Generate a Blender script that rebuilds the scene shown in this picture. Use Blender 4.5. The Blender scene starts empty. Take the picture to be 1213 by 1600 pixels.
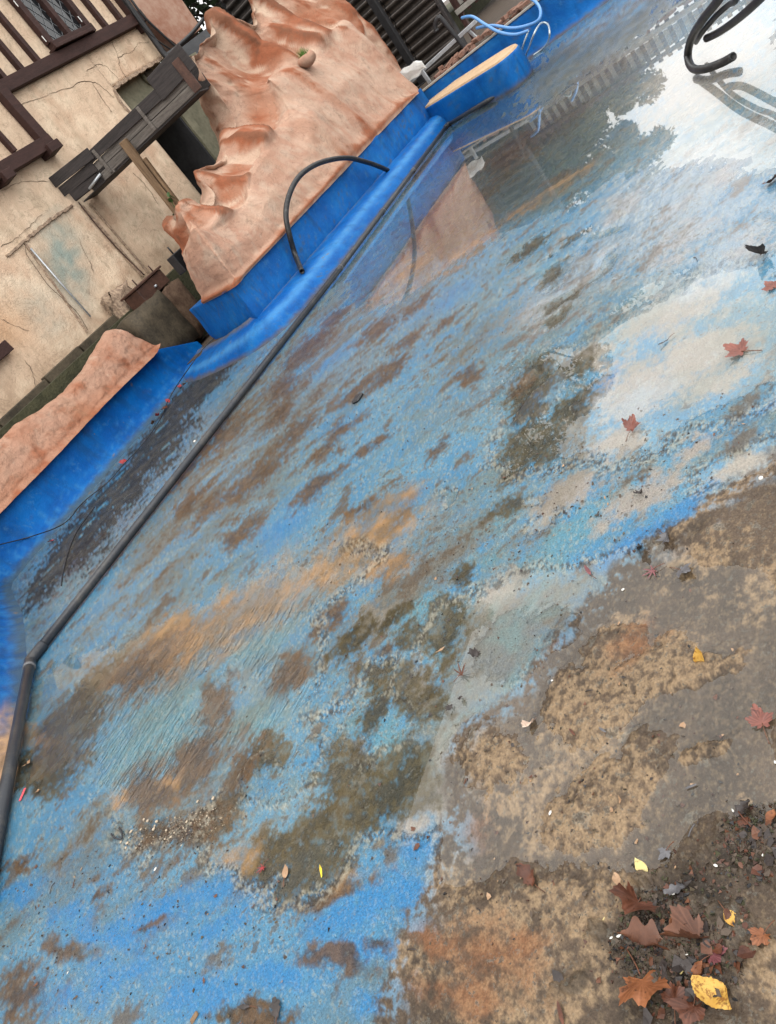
import bpy, bmesh, math, random
import numpy as np
from mathutils import Vector, Matrix

rnd = random.Random(7)
S = bpy.context.scene
COL = S.collection

# ------------------------------------------------------------------ camera, sky, sun, exposure
ROLL, PITCH, EYE = math.radians(41.0), math.radians(24.5), 1.6
q = math.sqrt(.5)
fwd = Vector((q*math.cos(PITCH), q*math.cos(PITCH), -math.sin(PITCH)))
upv = Vector((q*math.sin(PITCH), q*math.sin(PITCH), math.cos(PITCH)))
rgt = Vector((q, -q, 0))
cx_ = math.cos(ROLL)*rgt - math.sin(ROLL)*upv
cy_ = math.sin(ROLL)*rgt + math.cos(ROLL)*upv
cam = bpy.data.cameras.new('camera')
cam_o = bpy.data.objects.new('camera', cam)
COL.objects.link(cam_o)
M = Matrix.Identity(4)
for i in range(3):
    M[i][0], M[i][1], M[i][2] = cx_[i], cy_[i], -fwd[i]
M[2][3] = EYE
cam_o.matrix_world = M
cam.sensor_fit = 'VERTICAL'
cam.sensor_height = 36
cam.lens = 36*1202/1600
cam.clip_start = .05
cam.clip_end = 1500
S.camera = cam_o

W = bpy.data.worlds.new('World')
S.world = W
W.use_nodes = True
nt = W.node_tree
nt.nodes.clear()
sky = nt.nodes.new('ShaderNodeTexSky')
sky.sky_type = 'NISHITA'
sky.sun_disc = False
sky.sun_elevation = math.radians(48)
sky.sun_rotation = math.radians(200)
sky.dust_density = 4.0
sky.air_density = 1.0
hsv = nt.nodes.new('ShaderNodeHueSaturation')
hsv.inputs['Saturation'].default_value = .16          # overcast: the blue of the clear sky is veiled by cloud
cl = nt.nodes.new('ShaderNodeMixRGB')
cl.inputs[0].default_value = .75
cl.inputs[2].default_value = (10.6, 10.5, 10.3, 1)
tcw = nt.nodes.new('ShaderNodeTexCoord')
nzw = nt.nodes.new('ShaderNodeTexNoise')
nzw.inputs['Scale'].default_value = 2.2
nzw.inputs['Detail'].default_value = 5
rpw = nt.nodes.new('ShaderNodeMapRange')
rpw.inputs[1].default_value, rpw.inputs[2].default_value = .3, .7
rpw.inputs[3].default_value, rpw.inputs[4].default_value = .82, 1.12
mlw = nt.nodes.new('ShaderNodeVectorMath')
mlw.operation = 'SCALE'
bg = nt.nodes.new('ShaderNodeBackground')
bg.inputs['Strength'].default_value = .15
wo = nt.nodes.new('ShaderNodeOutputWorld')
L = nt.links.new
L(sky.outputs[0], hsv.inputs['Color'])
L(hsv.outputs[0], cl.inputs[1])
L(tcw.outputs['Generated'], nzw.inputs['Vector'])
L(nzw.outputs[0], rpw.inputs[0])
L(cl.outputs[0], mlw.inputs[0])
sxyz = nt.nodes.new('ShaderNodeSeparateXYZ')            # an overcast sky is darker towards the horizon
L(tcw.outputs['Generated'], sxyz.inputs[0])
hz = nt.nodes.new('ShaderNodeMapRange')
hz.inputs[1].default_value, hz.inputs[2].default_value = 0, 1
hz.inputs[3].default_value, hz.inputs[4].default_value = .60, 1.38
L(sxyz.outputs[2], hz.inputs[0])
hm = nt.nodes.new('ShaderNodeMath'); hm.operation = 'MULTIPLY'
L(hz.outputs[0], hm.inputs[0]); L(rpw.outputs[0], hm.inputs[1])
L(hm.outputs[0], mlw.inputs['Scale'])
L(mlw.outputs[0], bg.inputs['Color'])
L(bg.outputs[0], wo.inputs[0])
sun = bpy.data.lights.new('sun', 'SUN')
sun.energy = .6
sun.angle = math.radians(25)
sun.color = (1, .96, .9)
sun_o = bpy.data.objects.new('sun', sun)
COL.objects.link(sun_o)
sun_o.rotation_euler = (math.radians(42), 0, math.radians(-70))
S.view_settings.view_transform = 'Standard'
S.view_settings.look = 'None'
S.view_settings.exposure = 0.78
S.view_settings.gamma = 1
S.view_settings.use_curve_mapping = False
S.render.engine = 'CYCLES'

# ------------------------------------------------------------------ helpers
def tag(o, label=None, cat=None, group=None, kind=None):
    if label: o['label'] = label
    if cat: o['category'] = cat
    if group: o['group'] = group
    if kind: o['kind'] = kind
    return o

def link(name, me, mat=None, parent=None, loc=None):
    o = bpy.data.objects.new(name, me)
    COL.objects.link(o)
    if mat is not None and me is not None:
        me.materials.append(mat)
    if parent: o.parent = parent
    if loc is not None: o.location = loc
    return o

def thing(name, label, cat, loc=(0, 0, 0), group=None):
    o = bpy.data.objects.new(name, None)
    COL.objects.link(o)
    o.location = loc
    o.empty_display_size = .1
    return tag(o, label, cat, group)

def mesh_np(name, V, F, smooth=True):
    me = bpy.data.meshes.new(name)
    me.from_pydata([tuple(map(float, v)) for v in V], [], [tuple(map(int, f)) for f in F])
    if smooth:
        me.polygons.foreach_set('use_smooth', [True]*len(me.polygons))
    me.update()
    return me

def rel(pts, root):
    """world points to the frame of an Empty that has only a location"""
    l = root.location if root else Vector((0, 0, 0))
    return [(p[0]-l[0], p[1]-l[1], p[2]-l[2]) for p in pts]

def bm_obj(name, bm, mat, parent=None, smooth=False):
    bmesh.ops.recalc_face_normals(bm, faces=bm.faces)
    me = bpy.data.meshes.new(name)
    bm.to_mesh(me)
    bm.free()
    if smooth:
        me.polygons.foreach_set('use_smooth', [True]*len(me.polygons))
    return link(name, me, mat, parent)

def add_hexa(bm, P):
    """8 corners: bottom 4 ccw, top 4 ccw"""
    v = [bm.verts.new(p) for p in P]
    for f in ((0, 3, 2, 1), (4, 5, 6, 7), (0, 1, 5, 4), (1, 2, 6, 5), (2, 3, 7, 6), (3, 0, 4, 7)):
        bm.faces.new([v[i] for i in f])
    return v

def beam(name, p, r, w, h, mat, parent=None, up=(0, 0, 1), bev=.006, jit=0):
    """a squared timber from p to r, w wide sideways and h high along up"""
    l = parent.location if parent else Vector((0, 0, 0))
    p, r, up = Vector(p)-l, Vector(r)-l, Vector(up)
    d = (r-p).normalized()
    sd = d.cross(up).normalized()
    u = sd.cross(d).normalized()
    bm = bmesh.new()
    P = []
    for e in (-1, 1):
        for c, f in ((p, 0), (r, 0)):
            for sgn in ((-1, 1) if c is p else (1, -1)):
                j = Vector((rnd.uniform(-jit, jit), rnd.uniform(-jit, jit), rnd.uniform(-jit, jit)))
                P.append(c + sd*sgn*w/2 + u*e*h/2 + j)
    add_hexa(bm, P)
    if bev:
        bmesh.ops.bevel(bm, geom=list(bm.edges), offset=bev, segments=1, affect='EDGES')
    return bm_obj(name, bm, mat, parent)

def box(name, a0, a1, b0, b1, z0, z1, mat, parent=None, bev=.005):
    l = parent.location if parent else Vector((0, 0, 0))
    bm = bmesh.new()
    add_hexa(bm, [Vector(p)-l for p in ((a0, b0, z0), (a1, b0, z0), (a1, b1, z0), (a0, b1, z0), (a0, b0, z1), (a1, b0, z1), (a1, b1, z1), (a0, b1, z1))])
    if bev:
        bmesh.ops.bevel(bm, geom=list(bm.edges), offset=bev, segments=1, affect='EDGES')
    return bm_obj(name, bm, mat, parent)

def spline(pts, n=8, closed=False):
    """Catmull-Rom through pts"""
    P = [Vector(p) for p in pts]
    if len(P) < 3: return P
    out = []
    for i in range(len(P)-1):
        a, b, c, d = P[max(i-1, 0)], P[i], P[i+1], P[min(i+2, len(P)-1)]
        for k in range(n):
            t = k/n
            out.append(.5*((2*b) + (c-a)*t + (2*a-5*b+4*c-d)*t*t + (3*b-a-3*c+d)*t**3))
    out.append(P[-1])
    return out

def tube(name, pts, r, mat, parent=None, seg=10, n=8, smooth_path=True, cap=True, hollow=False):
    l = parent.location if parent else Vector((0, 0, 0))
    P = spline(pts, n) if smooth_path else [Vector(p) for p in pts]
    P = [p-l for p in P]
    V, F = [], []
    ref = Vector((0, 0, 1))
    N = len(P)
    for i, p in enumerate(P):
        d = (P[min(i+1, N-1)]-P[max(i-1, 0)]).normalized()
        if abs(d.dot(ref)) > .98: ref = Vector((1, 0, 0))
        sd = d.cross(ref).normalized()
        u = sd.cross(d)
        ref = u
        rr = r[i*len(r)//N] if isinstance(r, (list, tuple)) else r
        for k in range(seg):
            t = 2*math.pi*k/seg
            V.append(p + (sd*math.cos(t) + u*math.sin(t))*rr)
    for i in range(N-1):
        for k in range(seg):
            k2 = (k+1) % seg
            F.append((i*seg+k, i*seg+k2, (i+1)*seg+k2, (i+1)*seg+k))
    if cap:
        for e, rev in ((0, False), (N-1, True)):
            if hollow:                                   # an open end with wall thickness
                b0 = len(V)
                dirn = (P[1]-P[0] if e == 0 else P[N-2]-P[N-1]).normalized()
                for dep, sc in ((0, .72), (r*3, .7)):
                    for k in range(seg):
                        V.append(P[e] + dirn*dep + (V[e*seg+k]-P[e])*sc)
                for k in range(seg):
                    k2 = (k+1) % seg
                    F.append((e*seg+k, e*seg+k2, b0+k2, b0+k))
                    F.append((b0+k, b0+k2, b0+seg+k2, b0+seg+k))
                F.append(tuple(b0+seg+k for k in range(seg)))
            else:
                f = tuple(e*seg+k for k in range(seg))
                F.append(f[::-1] if not rev else f)
    me = mesh_np(name, V, F)
    bm = bmesh.new(); bm.from_mesh(me)
    bmesh.ops.recalc_face_normals(bm, faces=bm.faces)
    bm.to_mesh(me); bm.free()
    return link(name, me, mat, parent)

# numpy noise -------------------------------------------------------
_pr = np.random.RandomState(3)
_G = _pr.normal(size=(4096, 2)); _G /= np.linalg.norm(_G, axis=1)[:, None]
def perlin(x, y, seed=0):
    xi = np.floor(x).astype(np.int64); yi = np.floor(y).astype(np.int64)
    xf, yf = x-xi, y-yi
    u = xf*xf*xf*(xf*(xf*6-15)+10); v = yf*yf*yf*(yf*(yf*6-15)+10)
    def g(ix, iy, dx, dy):
        h = ((ix*73856093) ^ (iy*19349663) ^ (seed*83492791)) & 0x7fffffff
        h = ((h >> 13) ^ h) * 1274126177 & 0x7fffffff
        gr = _G[(h >> 7) & 4095]
        return gr[..., 0]*dx + gr[..., 1]*dy
    a = g(xi, yi, xf, yf); b = g(xi+1, yi, xf-1, yf); c = g(xi, yi+1, xf, yf-1); d = g(xi+1, yi+1, xf-1, yf-1)
    return (a + u*(b-a) + v*((c + u*(d-c)) - (a + u*(b-a))))*1.5
def fbm(x, y, sc, oct=4, seed=0, gain=.55):
    out = 0; amp = 1; tot = 0
    for o in range(oct):
        out = out + amp*perlin(x*sc*2**o + 11.3*o, y*sc*2**o - 7.7*o, seed+o)
        tot += amp; amp *= gain
    return out/tot
def sst(a, b, x):
    t = np.clip((x-a)/(b-a), 0, 1)
    return t*t*(3-2*t)
def ell(blobs, X, Y):
    """soft union of ellipses (centre, inverse axes, weight): 1 in the middle, 0 on the rim, negative outside"""
    out = np.full(X.shape, -1.0)
    for c0, c1, m0, m1, m2, m3, k in blobs:
        dx, dy = X-c0, Y-c1
        d = np.sqrt((m0*dx+m1*dy)**2 + (m2*dx+m3*dy)**2)
        out = np.maximum(out, np.maximum(k*(1-d), -1))
    return out
def sdpoly(P, X, Y):
    """signed distance to polygon in metres, positive inside"""
    P = np.array(P); n = len(P)
    d = np.full(X.shape, 1e9); ins = np.zeros(X.shape, bool)
    for i in range(n):
        ax, ay = P[i]; bx, by = P[(i+1) % n]
        ex, ey = bx-ax, by-ay
        t = np.clip(((X-ax)*ex+(Y-ay)*ey)/(ex*ex+ey*ey), 0, 1)
        d = np.minimum(d, (X-ax-t*ex)**2+(Y-ay-t*ey)**2)
        c = (ay > Y) != (by > Y)
        with np.errstate(divide='ignore', invalid='ignore'):
            ins ^= c & (X < (bx-ax)*(Y-ay)/(by-ay+1e-12)+ax)
    d = np.sqrt(d)
    return np.where(ins, d, -d)
def mixc(A, B, t):
    return A + (B-A)*t[:, None]

# materials ---------------------------------------------------------
class NT:
    def __init__(s, name):
        s.m = bpy.data.materials.new(name); s.m.use_nodes = True
        s.t = s.m.node_tree; s.t.nodes.clear()
        s.out = s.n('ShaderNodeOutputMaterial')
    def n(s, ty, **kw):
        nd = s.t.nodes.new(ty)
        for k, v in kw.items(): setattr(nd, k, v)
        return nd
    def l(s, a, b): s.t.links.new(a, b)
    def noise(s, vec, scale, detail=4, rough=.55, dist=0):
        nd = s.n('ShaderNodeTexNoise')
        nd.inputs['Scale'].default_value = scale; nd.inputs['Detail'].default_value = detail
        nd.inputs['Roughness'].default_value = rough; nd.inputs['Distortion'].default_value = dist
        s.l(vec, nd.inputs['Vector']); return nd.outputs[0]
    def ramp(s, fac, stops):
        nd = s.n('ShaderNodeValToRGB')
        e = nd.color_ramp.elements
        while len(e) < len(stops): e.new(.5)
        for i, (p, c) in enumerate(stops):
            e[i].position = p; e[i].color = (c, c, c, 1) if isinstance(c, (int, float)) else (*c, 1)
        s.l(fac, nd.inputs[0]); return nd.outputs[0]
    def mix(s, fac, a, b, mode='MIX'):
        nd = s.n('ShaderNodeMixRGB', blend_type=mode)
        for i, x in ((0, fac), (1, a), (2, b)):
            if isinstance(x, (int, float)): nd.inputs[i].default_value = x if i == 0 else (x, x, x, 1)
            elif isinstance(x, tuple): nd.inputs[i].default_value = (*x, 1)
            else: s.l(x, nd.inputs[i])
        return nd.outputs[0]
    def math(s, op, a, b=None):
        nd = s.n('ShaderNodeMath', operation=op)
        for i, x in ((0, a), (1, b)):
            if x is None: continue
            if isinstance(x, (int, float)): nd.inputs[i].default_value = x
            else: s.l(x, nd.inputs[i])
        return nd.outputs[0]
    def bump(s, h, strength, dist=.01, normal=None):
        nd = s.n('ShaderNodeBump')
        if isinstance(strength, (int, float)): nd.inputs['Strength'].default_value = strength
        else: s.l(strength, nd.inputs['Strength'])
        nd.inputs['Distance'].default_value = dist
        s.l(h, nd.inputs['Height'])
        if normal is not None: s.l(normal, nd.inputs['Normal'])
        return nd.outputs[0]
    def bsdf(s, color, rough=.6, normal=None, spec=.4, **kw):
        nd = s.n('ShaderNodeBsdfPrincipled')
        for k, v in (('Base Color', color), ('Roughness', rough), ('Specular IOR Level', spec), ('Normal', normal), *kw.items()):
            if v is None: continue
            if isinstance(v, tuple): nd.inputs[k].default_value = (*v, 1)[:4] if k != 'Normal' else v
            elif isinstance(v, (int, float)): nd.inputs[k].default_value = v
            else: s.l(v, nd.inputs[k])
        s.l(nd.outputs[0], s.out.inputs[0]); return nd
    def obj(s): return s.n('ShaderNodeTexCoord').outputs['Object']
    def pos(s): return s.n('ShaderNodeNewGeometry').outputs['Position']
    def attr(s, name): return s.n('ShaderNodeAttribute', attribute_name=name)
    def mapv(s, vec, scale=(1, 1, 1), rot=(0, 0, 0)):
        nd = s.n('ShaderNodeMapping')
        nd.inputs['Scale'].default_value = scale; nd.inputs['Rotation'].default_value = rot
        s.l(vec, nd.inputs[0]); return nd.outputs[0]

def simple(name, c1, c2, scale=6, rough=.6, bump=.15, stretch=(1, 1, 1), spec=.35, bscale=None, contrast=(.35, .65), metallic=0, bdist=.01):
    m = NT(name)
    p = m.mapv(m.obj(), stretch)
    n1 = m.noise(p, scale, 6, .6)
    n2 = m.noise(p, scale*6, 4, .6)
    f = m.ramp(m.mix(.35, n1, n2), [(contrast[0], 0), (contrast[1], 1)])
    col = m.mix(f, c1, c2)
    m.bsdf(col, rough, m.bump(m.noise(p, bscale or scale*8, 4), bump, bdist) if bump else None, spec, Metallic=metallic)
    return m.m

def painted(name, bump=.3, bscale=30, rough=.6, grain=.25, spec=.35, bdist=.01, big=None, grime=False, scuff=False):
    """colour from the mesh's own stain map, broken up by grain"""
    m = NT(name)
    a = m.attr('stain').outputs['Color']
    p = m.obj()
    g = m.noise(p, bscale*2.3, 5, .65)
    g2 = m.noise(p, bscale*.35, 4, .6)
    k = m.ramp(m.mix(.4, g, g2), [(.25, 1-grain), (.75, 1+grain)])
    nb = m.bump(m.noise(p, bscale, 5, .6), bump, bdist)
    if big: nb = m.bump(m.noise(p, bscale/8, 3, .5), big, .05, nb)
    col = m.mix(1, a, k, 'MULTIPLY')
    if grime:                                            # pits, hairline dirt and rain streaks
        w = m.math('ABSOLUTE', m.math('SUBTRACT', m.noise(p, 2.6, 7, .62, .6), .5))
        col = m.mix(m.math('MULTIPLY', m.ramp(w, [(.0, 1), (.012, 0)]), .35), col, (.10, .065, .045))
        col = m.mix(m.math('MULTIPLY', m.ramp(m.noise(p, 75, 3, .7), [(.64, 0), (.70, 1)]), .40), col, (.13, .085, .058))
        col = m.mix(m.math('MULTIPLY', m.ramp(m.noise(m.mapv(p, (3.2, 3.2, .35)), 1.0, 6, .65), [(.52, 0), (.74, 1)]), .26), col, (.20, .13, .08))
    if scuff:                                            # chalky scuffs, chips down to the render, scum
        col = m.mix(m.math('MULTIPLY', m.ramp(m.noise(p, 9, 8, .72), [(.58, 0), (.66, 1)]), .38), col, (.045, .15, .30))
        col = m.mix(m.math('MULTIPLY', m.ramp(m.noise(p, 14, 7, .7), [(.685, 0), (.70, 1)]), .8), col, (.11, .095, .075))
        col = m.mix(m.math('MULTIPLY', m.ramp(m.noise(m.mapv(p, (5, 5, .5)), 1.0, 6, .68), [(.52, 0), (.72, 1)]), .45), col, (.006, .035, .10))
    m.bsdf(col, rough, nb, spec)
    return m.m

def set_stain(me, C, name='stain'):
    ca = me.color_attributes.new(name, 'FLOAT_COLOR', 'POINT')
    buf = np.ones((len(me.vertices), 4), np.float32); buf[:, :3] = np.clip(C, 0, 1)
    ca.data.foreach_set('color', buf.ravel())
def set_attr(me, name, A):
    at = me.attributes.new(name, 'FLOAT', 'POINT')
    at.data.foreach_set('value', np.asarray(A, np.float32))
def coords(me):
    V = np.empty(len(me.vertices)*3, np.float32); me.vertices.foreach_get('co', V)
    return V.reshape(-1, 3).astype(float)
C3 = lambda *c: np.array(c, float)[None, :]

def grid_mesh(name, PT, smooth=True, close=False):
    """PT (n,m,3) points to a quad sheet"""
    n, m = PT.shape[:2]
    idx = np.arange(n*m).reshape(n, m)
    F = np.stack([idx[:-1, :-1], idx[:-1, 1:], idx[1:, 1:], idx[1:, :-1]], -1).reshape(-1, 4)
    me = bpy.data.meshes.new(name)
    me.vertices.add(n*m); me.vertices.foreach_set('co', PT.reshape(-1).astype(np.float32))
    me.loops.add(F.size); me.loops.foreach_set('vertex_index', F.reshape(-1).astype(np.int32))
    me.polygons.add(len(F)); me.polygons.foreach_set('loop_start', np.arange(0, F.size, 4, dtype=np.int32))
    me.polygons.foreach_set('loop_total', np.full(len(F), 4, np.int32))
    me.polygons.foreach_set('use_smooth', np.full(len(F), smooth, bool))
    me.update(calc_edges=True); me.validate()
    return me

# ------------------------------------------------------------------ the drained basin floor: one sheet, finer where one stands close to it
PAINT = [(2.193, 0.48), (2.113, 0.624), (2.046, 0.706), (1.979, 0.792), (1.893, 0.92), (1.824, 1.036), (1.745, 1.132), (1.653, 1.214), (1.557, 1.274), (1.434, 1.316), (1.33, 1.368), (1.258, 1.468), (1.206, 1.551), (1.138, 1.576), (1.026, 1.562), (0.881, 1.519), (0.732, 1.502), (0.645, 1.505), (0.578, 1.51), (0.499, 1.515), (0.438, 1.514), (0.388, 1.506), (0.328, 1.488), (0.241, 1.462)] + [(-1.6, 1.0), (-3, 3.5), (-3, 14), (40, 14), (40, -8), (12, -1.5)]
WETP = [
 ([(13.848, 6.405), (13.677, 5.198), (14.662, 4.826), (12.193, 2.399), (9.304, 0.738), (3.865, 0.468), (4.396, 0.66), (5.042, 1.044), (5.749, 1.785), (5.592, 2.064), (5.917, 2.781), (5.813, 3.346), (5.663, 3.95), (6.733, 5.112), (8.229, 6.047)], .35),
 ([(3.312, 1.483), (3.488, 1.324), (3.521, 1.086), (3.527, 0.876), (3.43, 0.601), (2.413, 0.594), (2.398, 0.763), (2.392, 0.923), (2.339, 1.014), (2.304, 1.148), (2.362, 1.278), (2.719, 1.478), (3.003, 1.508)], .16),
 ([(2.077, 0.856), (2.124, 0.791), (2.141, 0.601), (2.061, 0.6), (1.991, 0.723), (2.015, 0.836)], .10),
 ([(3.37, 2.114), (3.576, 2.047), (3.558, 1.835), (3.418, 1.593), (3.197, 1.478), (2.889, 1.484), (2.499, 1.345), (2.437, 1.527), (2.484, 1.734), (2.734, 1.935), (2.913, 1.895)], .10),
 ([(1.7, 1.834), (1.79, 1.535), (1.813, 1.327), (1.764, 1.067), (1.793, 0.952), (1.663, 0.781), (1.614, 0.604), (0.949, 0.596), (0.889, 0.73), (0.812, 0.81), (0.706, 0.901), (0.667, 1.037), (0.708, 1.08), (0.746, 1.236), (0.691, 1.339), (0.7, 1.449), (0.824, 1.497), (0.826, 1.83), (1.059, 1.861), (1.282, 1.846), (1.536, 1.863)], .07),
 ([(1.934, 5.727), (1.979, 4.575), (2.164, 3.947), (2.28, 3.296), (2.239, 2.568), (2.132, 2.344), (1.874, 2.768), (1.646, 2.537), (1.339, 2.428), (1.108, 2.431), (0.978, 2.745), (0.761, 2.909), (0.753, 3.148), (1.026, 3.754), (1.187, 4.237), (1.002, 4.527), (0.965, 4.638), (1.366, 5.177)], .12),
 ([(1.117, 2.64), (1.248, 2.409), (1.282, 2.137), (1.483, 2.103), (1.41, 1.999), (1.212, 1.936), (1.04, 2.004), (0.965, 1.732), (1.121, 1.691), (1.029, 1.666), (0.84, 1.662), (0.795, 1.814), (0.674, 1.86), (0.623, 2.034), (0.65, 2.248), (0.725, 2.53), (0.82, 2.611), (0.977, 2.657)], .08),
 ([(1.515, 1.918), (1.683, 1.827), (1.686, 1.69), (1.505, 1.671), (1.401, 1.719), (1.448, 1.857)], .06),
]
POND = [(10.303, 5.737), (12.792, 6.006), (13.138, 5.035), (14.071, 4.671), (12.006, 2.551), (12.44, 1.74), (8.799, 1.622), (6.567, 1.704), (5.985, 1.877), (5.75, 2.151), (6.124, 2.842), (6.177, 3.482), (6.323, 4.173)]
WETE = [(5.231, 2.355, 2.215, -4.589, -4.952, -3.347, 1.0), (4.474, 1.944, 2.756, -6.061, -5.924, -2.836, 1.0), (4.916, 1.923, 4.45, -10.723, -10.6, -4.753, 1.0), (4.019, 1.819, 2.556, -5.832, -9.326, -1.989, 1.0), (3.803, 1.812, 3.398, -7.668, -12.972, -1.795, 1.0), (4.673, 1.671, 3.312, -9.245, -6.627, -0.932, 1.0),
 (1.647, 0.915, 3.035, -8.405, -8.558, -1.973, 1.0), (3.619, 1.259, 2.846, -8.126, -13.107, -3.629, 1.0), (4.183, 1.585, 3.872, -9.062, -8.58, -6.321, 1.0), (2.441, 2.119, 13.233, -17.688, -18.202, -6.932, 1.0), (2.214, 1.564, 12.206, -24.43, -36.293, -3.479, 1.0), (2.07, 1.468, 8.997, -16.265, -31.488, -8.721, 1.0), 
 (1.103, 0.744, 4.387, -5.811, -6.72, -6.453, 1.0), (0.998, 0.679, 0.388, -8.81, -8.857, 0.28, 1.0)]
DRYE = [(12.061, 3.167, 0.226, -0.788, -0.395, -0.161, 1.0), (1.89, 2.229, 3.125, -6.55, -6.817, 1.592, 0.6), (0.96, 2.329, -9.335, -3.718, -5.642, 4.154, 1.0), (1.073, 2.241, 8.325, -3.471, -2.901, -8.556, 1.0), (1.014, 2.482, 10.166, -4.243, -4.446, -8.595, 1.0), (1.209, 1.904, -6.926, -1.853, -3.718, 4.215, 1.0), (1.494, 1.438, 4.039, -5.311, -5.357, -2.815, 1.0), (1.515, 1.331, 4.615, -6.532, -6.907, -3.658, 1.0),
 (3.002, 1.68, 3.478, -4.827, -3.977, -7.995, 1.0), (3.375, 1.928, 5.315, -8.585, -7.054, -6.447, 1.0), (3.33, 1.722, 7.19, -12.55, -9.155, -8.397, 1.0), (2.847, 1.412, 6.83, -9.321, -5.374, -14.666, 1.0), (1.43, 1.068, 3.65, -7.995, -13.087, -3.509, 1.0), (1.268, 1.142, 5.545, -5.395, -6.269, -7.607, 1.0), (1.165, 1.062, 4.213, -5.274, -8.715, -6.597, 1.0), (1.299, 0.95, 3.933, -6.606, -8.178, -4.766, 1.0), (1.06, 0.757, 6.829, -14.406, -31.48, -15.497, 1.0),
 (0.903, 1.032, 4.581, -4.323, -6.928, -6.645, 1.0), (1.024, 0.931, 7.037, -7.71, -9.397, -9.011, 1.0), (1.063, 1.418, 6.824, -5.712, -4.554, -4.335, 0.6), (0.631, 1.114, 2.632, -3.71, -9.959, -4.279, 1.0), (0.49, 1.234, 4.475, -1.187, -2.339, -5.802, 1.0), (0.628, 0.997, 4.093, -10.112, -27.622, -7.136, 1.0), (1.281, 0.815, 2.689, -7.168, -24.575, -7.756, 1.0), (2.214, 0.754, 2.416, -8.167, -17.013, -4.875, 1.0), (2.41, 0.786, 1.492, -5.182, -19.143, -4.789, 1.0), (1.565, 3.242, 5.944, -3.084, -3.445, -4.879, 0.5)]
OLIVE = [(0.277, 1.955, 3.251, -4.383, -24.424, -3.994, 1.0), (7.424, 4.036, 1.022, -1.797, -0.368, -0.308, 1.0), (0.975, 1.683, 9.806, -2.721, -0.06, -5.015, 1.0), (1.328, 1.777, 10.037, -4.55, -0.523, -4.848, 1.0), (0.943, 1.777, 6.438, -2.439, -1.464, -5.629, 1.0), (1.015, 1.991, 7.212, -3.559, -2.255, -3.959, 1.0), (0.812, 1.968, 5.337, -3.735, -5.598, -3.195, 1.0), (0.878, 1.858, 4.707, -4.645, -6.802, -2.237, 1.0), (0.72, 2.131, 4.075, -4.254, -11.199, -1.979, 1.0), (0.675, 2.007, 2.639, -3.414, -17.028, -2.094, 1.0), (1.042, 1.712, 6.694, -1.569, 1.415, -12.523, 1.0), (1.239, 1.949, 5.844, -2.325, -0.899, -12.472, 1.0), (1.421, 2.089, 9.828, -6.754, -4.519, -5.871, 1.0),
 (1.599, 1.795, 5.45, -4.0, -3.091, -6.439, 1.0), (1.58, 1.946, 10.342, -8.977, -7.433, -6.974, 1.0), (1.633, 2.252, 5.188, -3.747, -5.724, -7.598, 1.0), (1.284, 1.736, 11.107, -14.258, -22.619, -5.928, 1.0), (1.851, 1.778, 10.687, -9.308, -7.55, -13.883, 1.0), (1.717, 1.84, 9.76, -9.427, -11.507, -10.789, 1.0), (1.716, 2.074, 8.669, -6.946, -7.523, -9.911, 1.0),
 (2.633, 1.623, 1.724, -3.761, -4.332, -0.073, 1.0), (2.484, 1.734, 6.299, -10.167, -7.186, -2.823, 1.0), (3.146, 1.789, 2.738, -3.24, -1.051, -5.853, 1.0), (3.41, 1.798, 2.3, -4.626, -6.263, -1.776, 1.0), (3.199, 1.565, 4.561, -6.495, -2.512, -7.523, 1.0), (2.79, 1.48, 5.385, -6.394, -1.647, -7.052, 1.0), (2.23, 1.662, 4.769, -8.126, -12.228, -2.985, 1.0), (2.94, 1.754, 5.138, -5.767, -1.172, -6.176, 1.0),
 (1.097, 2.502, 6.433, -3.884, -6.372, -4.385, 1.0), (0.897, 2.592, 6.868, -2.85, -4.725, -6.18, 1.0), (1.41, 4.531, 3.752, -1.237, -0.475, -1.658, 1.0), (1.12, 4.537, 7.412, -1.222, 1.337, -1.846, 1.0), (1.71, 4.586, 4.291, -1.643, -0.813, -2.981, 1.0), (1.195, 4.4, 5.065, -1.215, 0.51, -2.08, 1.0),
 (8.656, 2.933, 0.69, -1.917, -1.275, -0.364, 1.0), (8.485, 3.371, 0.878, -2.05, -0.946, -0.784, 1.0), (7.577, 3.506, 1.169, -2.451, -2.042, -0.685, 1.0), (9.728, 2.603, 0.464, -1.69, -2.237, 0.905, 1.0), (7.974, 4.248, 1.819, -3.152, -1.138, -2.296, 1.0), (5.231, 2.355, 2.373, -4.917, -4.952, -3.347, 1.0), (4.501, 1.973, 3.089, -6.652, -5.687, -3.131, 1.0), (4.019, 1.819, 2.739, -6.249, -10.363, -2.21, 1.0), (3.803, 1.812, 3.716, -8.387, -14.825, -2.051, 1.0), (4.916, 1.923, 4.45, -10.723, -10.6, -4.753, 1.0)]
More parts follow.
